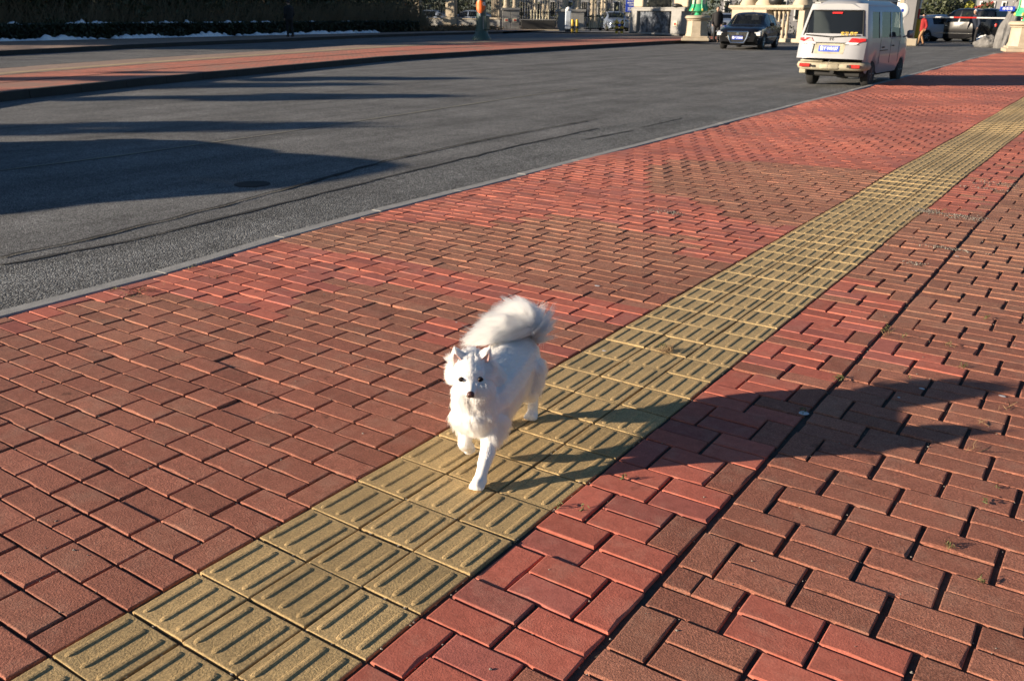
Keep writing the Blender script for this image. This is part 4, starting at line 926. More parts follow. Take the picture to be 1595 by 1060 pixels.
p1 = G(1085.5, 64.0, ITOP); pedestal_lamp((p1[0]-.25, p1[1]+.45, ITOP), .35, 'green lamp on cream stone pedestal beside the black saloon at the island tip')
p2 = G(1596, 81.5); pedestal_lamp((p2[0]-.17, p2[1]+.30, 0.0), .25, 'green lamp on cream stone pedestal at the far end of the near pavement')
# big green pole on the island with an orange tag
gp_ = G(750, 62.5, ITOP); k_ = 1.0
pr = empty('lamp_pole', (gp_[0], gp_[1], ITOP), R(25), label='dark green lamp pole with orange tag standing on the red island', cat='lamp post')
MB().lathe([(.46, 0), (.46, .05), (.43, .12), (.36, .22), (.31, .34), (.285, .42), (.27, .50), (.255, .60), (.235, 1.2), (.205, 2.4), (.16, 6.0), (.10, 8.0)], 24).build('pole', M['polegreen'], pr, smooth=40)
MB().lathe([(.30, .425), (.30, .46), (.28, .48)], 24).build('collar', M['polegreen'], pr, smooth=40)
vd = np.array([CAM[0]-gp_[0], CAM[1]-gp_[1]]); va = math.atan2(vd[1], vd[0])-R(25)
def on_pole(a, r, z): return np.array([r*math.cos(va+a), r*math.sin(va+a), z])
V = []; F = []; zs_ = [(1.78, .15), (1.73, .7), (1.62, 1.05), (1.48, 1.15), (1.36, .95), (1.26, .55), (1.18, .12)]
for i, (zz, hw_) in enumerate(zs_):
    for j in range(7): V.append(on_pole(-.25+(j-3)/3*hw_, .245, zz-(.0)))
    if i: F += [((i-1)*7+j, (i-1)*7+j+1, i*7+j+1, i*7+j) for j in range(6)]
MB().add(V, F).build('tag', M['orange'], pr, smooth=60, fix=False)
MB().tube([on_pole(-.25-.04, .246, 1.20), on_pole(-.20, .247, 1.06)], [.05, .02], 6).build('label', M['whitep'], pr)
MB().box(on_pole(.95, .30, .78), (.20, .26, .62), rot=M3('Z', va+.95), bev=.02).build('junction_box', M['polegreen'], pr, smooth=40)
MB().box(on_pole(.45, .262, .78), (.012, .09, .60), rot=M3('Z', va+.45)).build('label_strip', M['steel'], pr)
MB().box(on_pole(.55, .235, 1.62), (.012, .13, .16), rot=M3('Z', va+.55)).build('label_strip', M['whitep'], pr)

# ------------------------------------------------------------------ foliage masses and trees
def leaf_mass(P, size, jit=.5, aspect=.5):
    n = len(P); a = RNG.normal(size=(n, 3)); a /= np.linalg.norm(a, axis=1)[:, None]; b = np.cross(a, RNG.normal(size=(n, 3))); b /= np.linalg.norm(b, axis=1)[:, None]
    s_ = size*(1+RNG.normal(0, jit, n)).clip(.3, 2.2)[:, None]; V = np.stack([P-a*s_, P-b*s_*aspect, P+a*s_, P+b*s_*aspect], 1).reshape(-1, 3)
    return V, np.arange(4*n).reshape(-1, 4)
def hedge_line(name, A, Bp, w_, h, n, mat, **k):
    A = np.array(A); Bp = np.array(Bp); q = RNG.random(n); side_ = RNG.random(n); nn = np.array([-(Bp-A)[1], (Bp-A)[0]]); nn /= np.linalg.norm(nn)
    z = np.where(side_ < .5, RNG.random(n)*h, h*(.86+.14*RNG.random(n))); off = np.where(side_ < .5, w_/2*RNG.choice([-1, 1], n)*(.8+.25*RNG.random(n)), (RNG.random(n)-.5)*w_)
    P = np.c_[A[None]+(Bp-A)[None]*q[:, None]+nn[None]*off[:, None], z+.10]; V, F = leaf_mass(P, .075)
    o = link(name, npmesh(name, V, F), mat, **k); return o
hl_ = resample(offset_line(HL, .75), 5.2)
hi = 0
for a, b in zip(hl_[:-1], hl_[1:]):
    if hi > 12: break
    rt = empty('hedge', (0, 0, 0), label=('clipped dark hedge with snow along its top, section %s' % ['left of frame', 'at the left edge of the photo', 'second from the left edge', 'below the densest brush', 'in front of the leaning pale trunks', 'in front of the two yellow boards', 'beside the standing person', 'just right of the standing person', 'in the middle of the row', 'left of the dry grass bed', 'next to the dry grass bed', 'at its right end', 'behind its right end'][hi]), cat='hedge', group='clipped dark hedge with snow on it')
    hedge_line('foliage', a, b, .9, .62, 5200, M['hedge'], parent=rt)
    d = (b-a); ang = math.atan2(d[1], d[0]); MB().box((*((a+b)/2), .36), (np.linalg.norm(d), .66, .50), rot=M3('Z', ang)).build('stems', M['under'], rt); hi += 1
# snow: lumpy banks at the hedge foot and on its top
def snow_bank(name, A, Bp, w_, h, base, seed, label, breaks=.1):
    A = np.array(A); Bp = np.array(Bp); L = np.linalg.norm(Bp-A); d = (Bp-A)/L; nn = np.array([-d[1], d[0]]); nx = int(L/.09); ny = 7; V = []; F = []
    for i in range(nx):
        s_ = i/(nx-1)*L; e = .55*mnoise.noise(Vector((s_*.5, seed, 0)))+.55*mnoise.noise(Vector((s_*2.3, seed+5, 0)))+.45*mnoise.noise(Vector((s_*6.5, seed+9, 0)))-breaks
        for j in range(ny):
            t_ = (j/(ny-1)-.5)*2; hh = max(0, h*(e+.35)*(1-t_*t_)+.12*h*mnoise.noise(Vector((s_*6, t_*3, seed)))); V.append((*(A+d*s_+nn*w_/2*t_*(.7+.5*mnoise.noise(Vector((s_*.8, 3+t_, seed))))), base-.02+hh*1.0))
    for i in range(nx-1):
        for j in range(ny-1): F.append((i*ny+j, (i+1)*ny+j, (i+1)*ny+j+1, i*ny+j+1))
    return MB().add(V, F).build(name, M['snow'], smooth=60, fix=False, label=label, cat='snow', kind='stuff')
hl2 = resample(HL, 8.0)
for i, (a, b) in enumerate(zip(hl2[:-1], hl2[1:])):
    if i < 8:
        snow_bank('snow_bank', a, b, .75, .30, .10, 11+i*3., 'bluish snow heaped on the ground against the foot of the dark hedge', breaks=.02)
        nn_ = offset_line(np.array([a, b]), .75); snow_bank('snow_cap', nn_[0], nn_[1], .62, .34 if i in (1, 2) else .18, .72, 61+i*7., 'broken line of snow lying on top of the dark hedge', breaks=.22)
def twig_mass(name, A, Bp, depth, h, n, mat, base=.1, r=.012, lean=.35, **k):
    A = np.array(A); Bp = np.array(Bp); d = Bp-A; nn = np.array([-d[1], d[0]]); nn = nn/np.linalg.norm(nn); q = RNG.random(n); w_ = RNG.random(n)*depth
    P0 = np.c_[A[None]+d[None]*q[:, None]+nn[None]*w_[:, None], np.full(n, base)]; hh = h*(.45+.6*RNG.random(n)); P1 = P0+np.c_[RNG.normal(0, lean, (n, 2))*hh[:, None]*.5, hh]
    a = RNG.random(n)*6.283; o_ = np.c_[np.cos(a), np.sin(a), np.zeros(n)]*r; o2 = np.c_[-np.sin(a), np.cos(a), np.zeros(n)]*r
    V = np.stack([P0-o_, P0+o2, P0+o_, P0-o2, P1-o_*.3, P1+o2*.3, P1+o_*.3, P1-o2*.3], 1).reshape(-1, 3); base_ = (np.arange(n)*8)[:, None, None]
    F = (np.array([[0, 1, 5, 4], [1, 2, 6, 5], [2, 3, 7, 6], [3, 0, 4, 7]])[None]+base_).reshape(-1, 4); return link(name, npmesh(name, V, F), mat, **k)
def tree_mesh(h, r, crown_r, crown_z, nleaf, seed, lean=0.0, conifer=False):
    rg = np.random.default_rng(seed); tb = MB(); x = 0; y = 0; P = [(0, 0, -.05)]
    for k in range(1, 7): x += rg.normal(0, .05)+lean*h/6; y += rg.normal(0, .05); P.append((x, y, h*k/6))
    tb.tube(P, [r*1.5, r, r*.85, r*.7, r*.5, r*.35, r*.12], 8)
    for k in range(9):
        z0 = h*(.25+.07*k); i = min(5, int(z0/h*6)); b0 = np.array(P[i])+(np.array(P[i+1])-np.array(P[i]))*(z0/h*6-i); a = rg.random()*6.28; L = crown_r*(.6+.5*rg.random())
        tb.tube([b0, b0+np.array([math.cos(a)*L*.5, math.sin(a)*L*.5, L*.25]), b0+np.array([math.cos(a)*L, math.sin(a)*L, L*.55])], [r*.35, r*.22, r*.06], 5)
    cl = []; nc = 46
    for k in range(nc):
        zz = crown_z+(h*1.04-crown_z)*rg.random(); f = (1-(zz-crown_z)/(h*1.06-crown_z)) if conifer else math.sin(math.pi*min(.95, .12+.88*(zz-crown_z)/(h*1.05-crown_z)))**.6
        a = rg.random()*6.28; rr = crown_r*f*math.sqrt(rg.random()); cl.append((x*zz/h+rr*math.cos(a), y*zz/h+rr*math.sin(a), zz))
    cl = np.array(cl); P_ = cl[rg.integers(0, nc, nleaf)]+rg.normal(0, 1, (nleaf, 3))*np.array([.28, .28, .20])*crown_r*.55; V, F = leaf_mass(P_, .085)
    return tb.mesh('trunk', 50), npmesh('crown', V, F)
def tree(meshes, loc, rz, s, name, label, bark, leaf, group):
    root = empty(name, loc, rz, label=label, cat='tree', group=group); root.scale = (s, s, s)
    t1, c1 = meshes
    if not t1.materials: t1.materials.append(M[bark])
    if not c1.materials: c1.materials.append(M[leaf])
    link('trunk', t1, None, root); link('crown', c1, None, root); return root
TM = [tree_mesh(5.6, .10, 1.5, .7, 5200, 3, .02), tree_mesh(5.2, .07, 1.3, .5, 4600, 5, -.05), tree_mesh(6.0, .15, 1.8, .9, 5200, 8, .0), tree_mesh(5.5, .12, 1.6, .25, 6500, 9, 0, True)]
spots = []
tl_ = resample(offset_line(HL, 2.6), 1.35)
wher = ['far off the left edge', 'off the left edge', 'just left of the photo', 'at the left edge of the photo', 'near the left corner', 'above the largest snow heap', 'right of the largest snow heap', 'with a mossy side', 'left of the leaning pale stem', 'by the leaning pale stem', 'left of the yellow boards', 'between the yellow boards', 'right of the yellow boards', 'with a thick straight bole', 'left of the standing person', 'behind the standing person', 'right of the standing person', 'in deep shade mid row', 'behind the broken snow line', 'left of the last snow patches', 'above the last snow patches', 'left of the dry grass bed', 'behind the person with orange cap', 'at the right end of the wood', 'behind the first fence pier']
for i, p in enumerate(tl_):
    if i > 24: break
    j = [3, 0, 2, 1, 3][i % 5]; off = np.array([RNG.normal(0, .5), RNG.normal(0, .5)])
    bk = 'bark_pale' if j == 1 else 'bark'
    tree(TM[j], (p[0]+off[0]-.4, p[1]+off[1], .1), RNG.random()*6.28, .92+.2*RNG.random(), 'shade_tree' if j != 3 else 'conifer', 'dark evergreen tree behind the snowy hedge, '+wher[i], bk, 'leaf', 'dark trees behind the hedge')
for i in range(0, 24, 2):      # a second row deeper in the wood
    p = tl_[min(i, len(tl_)-1)]; tree(TM[(i//2) % 4], (p[0]-3.4, p[1]+1.4, .1), i*1.3, 1.0, 'shade_tree', 'dark tree deep in the wood behind the tree '+wher[i], 'bark', 'leaf', 'trees deep in the wood')
ws = offset_line(HL, 1.5); twig_mass('brushwood', ws[1], ws[-1], 2.4, 1.9, 9000, M['twig'], lean=.9, label='dense thicket of bare brown stems behind the hedge', cat='brushwood', kind='stuff')
twig_mass('brushwood', ws[0]-np.array([5, 3]), ws[1], 2.4, 1.9, 1500, M['twig'], label='bare brown stems behind the hedge off the left edge', cat='brushwood', kind='stuff')
ws2 = offset_line(HL, 2.2); q_ = RNG.random(26000); seg_ = RNG.integers(1, len(ws2)-1, 26000); bp_ = ws2[seg_]+(ws2[np.minimum(seg_+1, len(ws2)-1)]-ws2[seg_])*q_[:, None]
Pm = np.c_[bp_+np.c_[-3.6*RNG.random(26000), 1.2*RNG.random(26000)], .2+2.6*RNG.random(26000)**1.1]; V, F = leaf_mass(Pm, .10); link('undergrowth', npmesh('undergrowth', V, F), M['leaf'], label='dark leafy undergrowth filling the wood behind the hedge', cat='undergrowth', kind='stuff')
Pm = np.c_[-RNG.random(26000)*24-45.5, RNG.random(26000)*90-14, RNG.random(26000)*6.3]; Pm[:, 0] -= (Pm[:, 1]-10)*.06; V, F = leaf_mass(Pm, .20); link('woodland', npmesh('woodland', V, F), M['leaf'], label='dark wood closing the view behind the hedge', cat='woodland', kind='stuff')
for i, (px_, py_, wd_) in enumerate(((279, 24, .30), (295, 24, .36))):
    g = G(px_, 50, .1); q = g-np.array([0, 0, 0]); dd = (G(px_, 50, .1)-CAM); dist = np.linalg.norm(dd[:2]); zc = CAM[2]+(17-py_)/FPX*dist*1.0+.02
    bt = empty('notice_board', (g[0], g[1], .1), math.atan2(dd[1], dd[0])+math.pi/2, label='small yellow board on a post among the stems, the %s one' % ['left', 'right'][i], cat='notice board')
    MB().box((0, 0, zc-.1), (wd_, .03, .24), bev=.008).build('board', M['yellowp'], bt); MB().box((0, .03, (zc-.2)/2), (.04, .03, zc-.2)).build('post', M['bark'], bt)
# dry grass bed at the right end of the hedge
ga, gb_ = G(612, 48.5, .1), G(755, 47, .1); n_g = 5200; q = RNG.random(n_g); P0 = ga[None]+(gb_-ga)[None]*q[:, None]+np.c_[RNG.normal(0, .9, (n_g, 2)), np.zeros(n_g)]; P0[:, 2] = .12+.25*RNG.random(n_g); V, F = leaf_mass(P0, .16, aspect=.12)
link('dry_grass', npmesh('dry_grass', V, F), M['dry'], label='bed of straw-coloured dry grass beside the end of the hedge', cat='dry grass', kind='stuff')

# ------------------------------------------------------------------ fence, gate, walls at the end of the road
def face_cam(p): d = CAM[:2]-np.array(p[:2]); return math.atan2(d[1], d[0])+math.pi/2      # local -y looks at the road
def at(px_, dist):     # ground position in the direction of a pixel column at a given distance
    d = fw+(px_-PW/2)/FPX*CR-(48-PH/2)/FPX*CU; d = d[:2]/np.linalg.norm(d[:2]); return CAM[:2]+d*dist
def ppm(dist): return FPX/dist
DF = 80.0; fa, fb = at(646, DF), at(779, DF-3); base_ang = math.atan2((fb-fa)[1], (fb-fa)[0]); FL_ = np.linalg.norm(fb-fa)
wl = empty('fence', (*fa, 0), base_ang, label='cream-piered iron railing fence on a low stone wall behind the dry grass', cat='fence')
MB().box((FL_/2, 0, .37), (FL_+.2, .45, .74), bev=.03).build('base_wall', M['stone_grey'], wl); MB().box((FL_/2, 0, .78), (FL_+.3, .55, .07), bev=.01).build('coping', M['stone'], wl)
nb_ = 46
for i in range(nb_): MB().tube([(FL_*(i+.5)/nb_, 0, .82), (FL_*(i+.5)/nb_, 0, 2.9)], .016, 5).tube([(FL_*(i+.5)/nb_, 0, 2.9), (FL_*(i+.5)/nb_, 0, 3.05)], [.03, .003], 5).build('bar', M['iron'], wl)
for z_ in (1.0, 2.7): MB().box((FL_/2, 0, z_), (FL_, .05, .05)).build('rail', M['iron'], wl)
for k, px_ in enumerate((648, 704, 774)):
    p = at(px_, DF-1.2*k); wdt = (1.3, 1.0, .95)[k]
    pt_ = empty('fence_pier', (*p, 0), base_ang, label=('shaded cream stone pier at the left end of the railing', 'narrow cream stone pier between the two railings', 'sunlit cream stone pier at the right end of the railing')[k], cat='pier')
    MB().box((0, -.05, .45), (wdt*1.25, .95, .90), bev=.03).build('plinth', M['stone'], pt_); MB().box((0, -.05, 2.1), (wdt*.8, .60, 2.4), bev=.03).box((wdt*.30, -.2, 2.1), (wdt*.25, .5, 2.4), bev=.02).build('shaft', M['stone'], pt_)
# dark greenery and parked cars seen through the railings
Pm = np.c_[at(700, 92)[None]+RNG.normal(0, 1, (9000, 2))*np.array([6.5, 2.2]), RNG.random(9000)*3.6]; V, F = leaf_mass(Pm, .10); link('shrubbery', npmesh('shrubbery', V, F), M['leaf'], label='dark shrubs growing behind the iron railing', cat='shrubs', kind='stuff')
make_car('parked_car', (*at(668, 84.5), .0), base_ang+math.pi/2, M['silver_paint'], 'silver blue car parked behind the left railing bay', 'car', detail=False)
make_car('parked_car', (*at(733, 83.5), .0), base_ang+math.pi/2, M['silver_paint'], 'pale car parked behind the right railing bay next to the green pole', 'car', detail=False)
# gate: piers, leaves, flower trough
DG = 72.0; pg = ppm(DG)
def gate_pier(px_, w_px, dist, h, label, plaques=2, cat='gate pier'):
    p = at(px_, dist); s_ = w_px/ppm(dist); r_ = empty('gate_pier', (*p, .02), face_cam(p), label=label, cat=cat)
    MB().box((0, .5, .06), (s_*1.08, 1.1, .12), bev=.01).build('plinth', M['stone_grey'], r_); MB().box((-s_*.255, .5, h/2+.06), (s_*.49, 1.0, h-.12), bev=.015).build('block', M['stone_grey'], r_); MB().box((s_*.255, .5, h/2+.06), (s_*.49, 1.0, h-.12), bev=.015).build('block', M['stone_grey'], r_)
    MB().box((0, .48, h+.10), (s_*1.14, 1.15, .18), bev=.02).build('cornice', M['stone_grey'], r_)
    for k in range(plaques):
        x = (k-(plaques-1)/2)*s_*.5; MB().box((x, -.02, h*.52), (.30, .04, .26), bev=.01).build('plaque', M['panel'], r_); MB().box((x, -.045, h*.52), (.17, .015, .11)).build('plaque_mark', M['red'], r_)
    for k in (-1, 1): MB().lathe([(.30, 0), (.30, .08), (.24, .14), (.22, 2.2)], 16, c=(k*s_*.24, .45, h+.20)).build('column', M['stone'], r_, smooth=40)
    return r_
gate_pier(795.5, 25, DG, 1.42, 'grey stone gate pier with two red-marked plaques and cream columns', 2)
gate_pier(889, 38, DG+1, 1.35, 'wide grey stone gate pier behind the white cabinet', 0)
pp = at(838, DG-1); tr_ = empty('flower_trough', (*pp, .02), face_cam(pp), label='long dark stone trough standing in the left gateway', cat='trough')
MB().box((0, .4, .06), (3.2, 1.0, .10), bev=.02).build('base', M['stone'], tr_); MB().box((0, .4, .44), (2.55, .8, .62), bev=.02).build('box', M['kerb_dark'], tr_); MB().box((0, .4, .78), (2.65, .86, .06), bev=.01).build('rim', M['stone_grey'], tr_)
def iron_gate(px0, px1, dist, label, hgt=3.0, bars=16, fin=1.35, white=True):
    a, b = at(px0, dist), at(px1, dist); L = np.linalg.norm(b-a); r_ = empty('iron_gate', (*a, .02), math.atan2((b-a)[1], (b-a)[0]), label=label, cat='gate')
    for i in range(bars+1): MB().tube([(L*i/bars, 0, .06), (L*i/bars, 0, hgt)], .022, 5).build('bar', M['iron'], r_)
    for z_ in (.12, fin, hgt-.1): MB().box((L/2, 0, z_), (L, .05, .06)).build('rail', M['iron'], r_)
    if white:
        for i in range(7):
            x = L*(.28+.44*i/6); MB().lathe([(.05, 0), (.055, .25), (.03, .5), (.06, .62), (.02, .8), (.055, .88), (.004, 1.0)], 8, c=(x, -.07, fin-.78)).build('baluster', M['panel'], r_, smooth=50)
    return r_
iron_gate(810, 871, DG+2.2, 'black iron gate with pale spear balusters above the stone trough', fin=1.3)
iron_gate(905, 950, DG+2.5, 'black iron gate with pale balusters right of the wide pier', fin=1.0)
for i, px_ in enumerate((834, 846, 853, 921, 926, 937, 941)):
    p = at(px_, DG+9); r_ = empty('entrance_column', (*p, 0), 0, label='cream column of the building behind the gate, number %s from the left' % ['one', 'two', 'three', 'four', 'five', 'six', 'seven'][i], cat='column', group='cream columns seen through the gates')
    MB().lathe([(.24, 0), (.24, .1), (.17, .2), (.15, 3.6)], 12).build('shaft', M['wall_beige'], r_, smooth=40); MB().box((0, 0, .06), (.55, .55, .12)).build('base', M['stone'], r_)
p = at(884.5, 68); wc = empty('ticket_cabinet', (*p, .02), face_cam(p), label='tall white and pale blue post cabinet with rounded top before the wide pier', cat='cabinet')
MB().box((0, 0, .10), (.44, .36, .14), bev=.02).build('foot', M['iron'], wc); MB().box((0, 0, .82), (.42, .34, 1.28), bev=.05).build('case', M['bluewhite'], wc, smooth=40); MB().ell((0, 0, 1.46), (.21, .17, .24), 14, 8).build('hood', M['whitep'], wc, smooth=60); MB().box((.03, -.17, 1.48), (.22, .06, .06), bev=.02).build('slot', M['iron'], wc)
for i, px_ in enumerate((891.5, 898.5)):
    p = at(px_, 67.5); r_ = empty('bollard', (*p, .02), 0, label='dull yellow bollard beside the white cabinet, the %s one' % ['left', 'right'][i], cat='bollard'); MB().lathe([(.10, 0), (.10, .8), (.07, .86), (.02, .88)], 12).build('post', M['yellowp'], r_, smooth=40); MB().lathe([(.104, .25), (.104, .42)], 12).build('band', M['iron'], r_, smooth=40)
for i, px_ in enumerate((960.5, 968.5)):
    p = at(px_, 65.5); r_ = empty('barrier_post', (*p, .02), 0, label='orange and black striped post in the gateway, the %s one' % ['left', 'right'][i], cat='bollard')
    for k in range(5): MB().lathe([(.13-.05*abs(k-1.5)/2, k*.16), (.13-.05*abs(k-1.5)/2, k*.16+.15)], 10).build('stripe', M['yellowp' if k % 2 == 0 else 'iron'], r_, smooth=40)
make_car('parked_car', (*at(955, 74), .0), face_cam(at(955, 74))+math.pi+.2, M['silver_paint'], 'pale car standing in the gateway left of the blue sign', 'car', detail=False)  # white car; the silver paint stands in for the shade on it
p = at(981, 66.5); sg = empty('road_sign', (*p, .02), face_cam(p), label='blue rectangular sign with white writing on a dark post', cat='sign'); MB().tube([(0, 0, 0), (0, 0, 2.3)], .045, 8).build('post', M['iron'], sg); MB().box((0, -.06, 1.84), (.74, .03, .92), bev=.008).build('panel', M['bluesign'], sg)
for z_, tx_, s_ in ((2.16, '出入车辆', .12), (1.97, '停车收费', .14), (1.82, '公示牌', .11), (1.63, '请按规定', .11), (1.50, '减速慢行', .11)): text_mesh(tx_, s_, M['letter'], sg, (0, -.078, z_), (math.pi/2, 0, 0))
# dark marble wall with its two grey piers
mw0, mw1 = at(984, 65.5), at(1064, 60.5); an = math.atan2((mw1-mw0)[1], (mw1-mw0)[0]); L = np.linalg.norm(mw1-mw0)
mwl = empty('marble_wall', (*mw0, .02), an, label='low dark veined marble wall with grey ledge left of the stone pedestal', cat='wall')
for k in range(4): MB().box((.9+(L-2.6)*(k+.5)/4, .3, .78), ((L-2.6)/4-.012, .5, 1.36), bev=.006).build('slab', M['marble'], mwl)
MB().box((L/2-.3, .3, .06), (L, .7, .11), bev=.01).build('footing', M['stone_grey'], mwl); MB().box((L/2, .3, 1.52), (L+.3, .85, .14), bev=.02).box((L/2, .3, 1.64), (L+.1, .65, .10), bev=.02).build('ledge', M['stone_grey'], mwl)
MB().box((.4, .2, .78), (.8, .75, 1.38), bev=.02).build('pier', M['stone_grey'], mwl); MB().box((L-.62, .2, .78), (1.10, .75, 1.38), bev=.02).build('pier', M['stone_grey'], mwl)
MB().box((L-.60, -.20, .72), (.42, .04, .30), bev=.01).build('plaque', M['panel'], mwl); MB().box((L-.60, -.225, .70), (.22, .015, .13)).build('plaque_mark', M['red'], mwl)
MB().box((L*.45, .35, 2.7), (L*.42, .08, 2.0)).build('glazing', M['darkglass'], mwl); MB().box((L-.75, .40, 2.7), (1.5, .4, 2.0), bev=.05).build('stone_block', M['stone'], mwl); MB().box((.3, .40, 2.7), (1.1, .4, 2.0), bev=.05).build('stone_block', M['stone'], mwl)
MB().ell((L-.9, .0, 1.79), (.34, .26, .13), 10, 6).build('ornament', M['iron'], mwl, smooth=60)
# balustraded stone base right of it, partly behind the saloon
bw0, bw1 = at(1137, 55), at(1247, 51.5); an = math.atan2((bw1-bw0)[1], (bw1-bw0)[0]); L = np.linalg.norm(bw1-bw0)
bwl = empty('stone_gatehouse', (*bw0, RZ), an, label='cream stone gatehouse base with balustrade behind the black saloon', cat='gatehouse')
MB().box((1.3, .6, .85), (2.6, 1.2, 1.60), bev=.03).build('block', M['stone'], bwl); MB().box((L/2, .55, 1.78), (L+.3, 1.4, .16), bev=.03).box((L/2, .55, 1.67), (L+.1, 1.2, .06), bev=.01).build('ledge', M['stone'], bwl)
MB().box((2.6+(L-2.6)/2, .5, .10), (L-2.6, .8, .20), bev=.02).build('footing', M['stone'], bwl); MB().box((L-.2, .5, .9), (.4, .7, 1.5), bev=.02).build('block', M['stone'], bwl)
for k in range(4): MB().lathe([(.10, .2), (.10, .28), (.06, .36), (.115, .72), (.06, 1.15), (.05, 1.35), (.10, 1.5), (.10, 1.63)], 12, c=(2.85+k*.30, .45, 0)).build('baluster', M['stone'], bwl, smooth=50)
for x, r_, mt in ((.75, .42, 'stone'), (2.05, .50, 'wall_beige'), (L-.55, .42, 'stone')): MB().lathe([(r_*1.25, 1.862), (r_*1.25, 1.95), (r_, 2.12), (r_*.92, 4.2)], 20, c=(x, .6, 0)).build('column', M[mt], bwl, smooth=40)
MB().ell((L*.53+.2, .35, 2.10), (.42, .40, .30), 14, 8).build('urn', M['iron'], bwl, smooth=60)
# people and car between the two stone groups
person('person', (*at(1116, 50.5), RZ), face_cam(at(1116, 50.5))+math.pi, 'person in black standing in the gateway behind the stone pedestal', 'cl_black', 'cl_black')
make_car('parked_car', (*at(1127, 62), RZ), face_cam(at(1127, 62))+math.pi*0+R(6), M['silver_paint'], 'silver car with red tail lamp in the dark gateway left of the black saloon', 'car', detail=False)
person('person', (*at(452, 49.5), .10), face_cam(at(452, 49.5))+.5, 'person in black standing in front of the snowy hedge', 'cl_black', 'cl_black')
person('person', (*at(632, 66), .10), face_cam(at(632, 66))+math.pi, 'person in dark clothes with orange cap at the end of the hedge', 'cl_black', 'cl_navy', 'stoop', hat='orange')
person('person', (*at(1437, 52.5), RZ), face_cam(at(1437, 52.5))+2.2, 'person in red jacket and tan trousers walking by the barrier', 'cl_red', 'cl_tan', 'walk', s=.84)
person('person', (*at(1427, 53.6), RZ), face_cam(at(1427, 53.6))+1.7, 'person in navy jacket and tan trousers beside the red jacket', 'cl_navy', 'cl_tan', 'walk', s=.84)
person('person', (*at(1520, 55), RZ), face_cam(at(1520, 55))+2.6, 'person in dark clothes and white cap stooping by the dark off-roader', 'cl_navy', 'cl_black', 'stoop', hat='cl_white')
make_car('parked_car', (*at(1461, 60), RZ), face_cam(at(1461, 60))+R(-52), M['silver_paint'], 'silver blue saloon parked behind the person in the red jacket', 'car', detail=False)
make_car('off_roader', (*at(1502, 59.5), RZ), face_cam(at(1502, 59.5))+R(60), M['black_paint'], 'black off-roader parked beyond the barrier', 'car', suv=.38, glassm=M['darkglass'], detail=False)
# barrier and gate booth
p = at(1409, 50); bo_ = empty('gate_booth', (*p, RZ), face_cam(p), label='grey and white gate booth column behind the van', cat='booth')
MB().box((-.32, .3, 1.6), (.34, .9, 3.2), bev=.02).build('panel', M['whitep'], bo_); MB().box((.12, .3, 1.6), (.50, 1.0, 3.2), bev=.02).build('side_panel', M['wall_grey'], bo_); MB().box((.0, .3, .18), (1.3, 1.4, .34), bev=.03).build('plinth', M['stone'], bo_)
for k in range(3): MB().box((-.30, -.16, 2.35-k*.32), (.18, .02, .20)).build('notice', M['wall_beige'], bo_)
MB().box((.43, .2, 1.5), (.10, .9, 2.9)).build('door_edge', M['iron'], bo_)
p = at(1426, 50.5); br_ = empty('boom_barrier', (*p, RZ), face_cam(at(1495, 54)), label='long red and white boom barrier closing the car park entrance', cat='barrier')
MB().box((0, 0, .62), (.36, .34, 1.25), bev=.03).build('housing', M['yellowp'], br_)
for k in range(10): MB().tube([(.1+k*.50, -.18, 1.34-.004*k), (.1+(k+1)*.50-.004, -.18, 1.34-.004*(k+1))], .036, 8).build('stripe', M['red' if k in (3, 4, 8) else 'whitep'], br_)
for k in range(5): MB().tube([(.02+k*.018, .0, 1.26+k*.45), (.02+(k+1)*.018, .0, 1.26+(k+1)*.45-.004)], .05, 8).build('upright_stripe', M['red' if k % 2 == 0 else 'whitep'], br_)
p = at(1383, 27); mr_ = empty('convex_mirror', (*at(1401, 49), RZ), face_cam(p), label='round white traffic mirror seen past the van door mirror', cat='mirror')
MB().tube([(0, .05, 0), (0, .05, 1.35)], .035, 6).build('post', M['steel'], mr_); MB().ell((0, 0, 1.62), (.30, .05, .34), 20, 8).build('dish', M['whitep'], mr_, smooth=60); MB().ell((0, -.045, 1.62), (.08, .012, .08), 12, 6).build('emblem', M['bluesign'], mr_, smooth=60)
# big landscape stone with plaque
p = at(1565, 49.5); rk = empty('landscape_stone', (*p, RZ), face_cam(p), label='large grey veined landscape stone behind the right pedestal', cat='rock')
def rock_mesh(prof, dz, seed):
    bm = bmesh.new(); bmesh.ops.create_icosphere(bm, subdivisions=4, radius=1)
    for v in bm.verts:
        q = v.co.copy(); f = 1+.18*mnoise.noise(q*1.3+Vector((seed, 0, 0)))+.10*mnoise.noise(q*3.1+Vector((seed, 3, 0)))+.04*mnoise.noise(q*8); v.co = Vector((q.x*prof[0]*f*(1-.35*max(0, q.z)), q.y*prof[1]*f, max(-.02, (q.z+.55)*prof[2]*f)))
        v.co.x += v.co.z*dz
    me = bpy.data.meshes.new('stone'); bm.to_mesh(me); bm.free(); return me
link('stone', rock_mesh((.40, .42, 1.5), .16, 2.), M['rock'], rk); MB().box((-.05, -.60, 1.72), (.62, .03, .20), bev=.006).build('plaque', M['bluesign'], rk); text_mesh('停车场', .14, M['letter'], rk, (-.05, -.622, 1.72), (math.pi/2, 0, 0))
p = at(1540, 50.5); link('stone', rock_mesh((.55, .4, .35), .1, 5.), M['rock'], None, label='low pale boulder at the foot of the landscape stone', cat='rock').location = (*p, RZ)
bgm = MB()
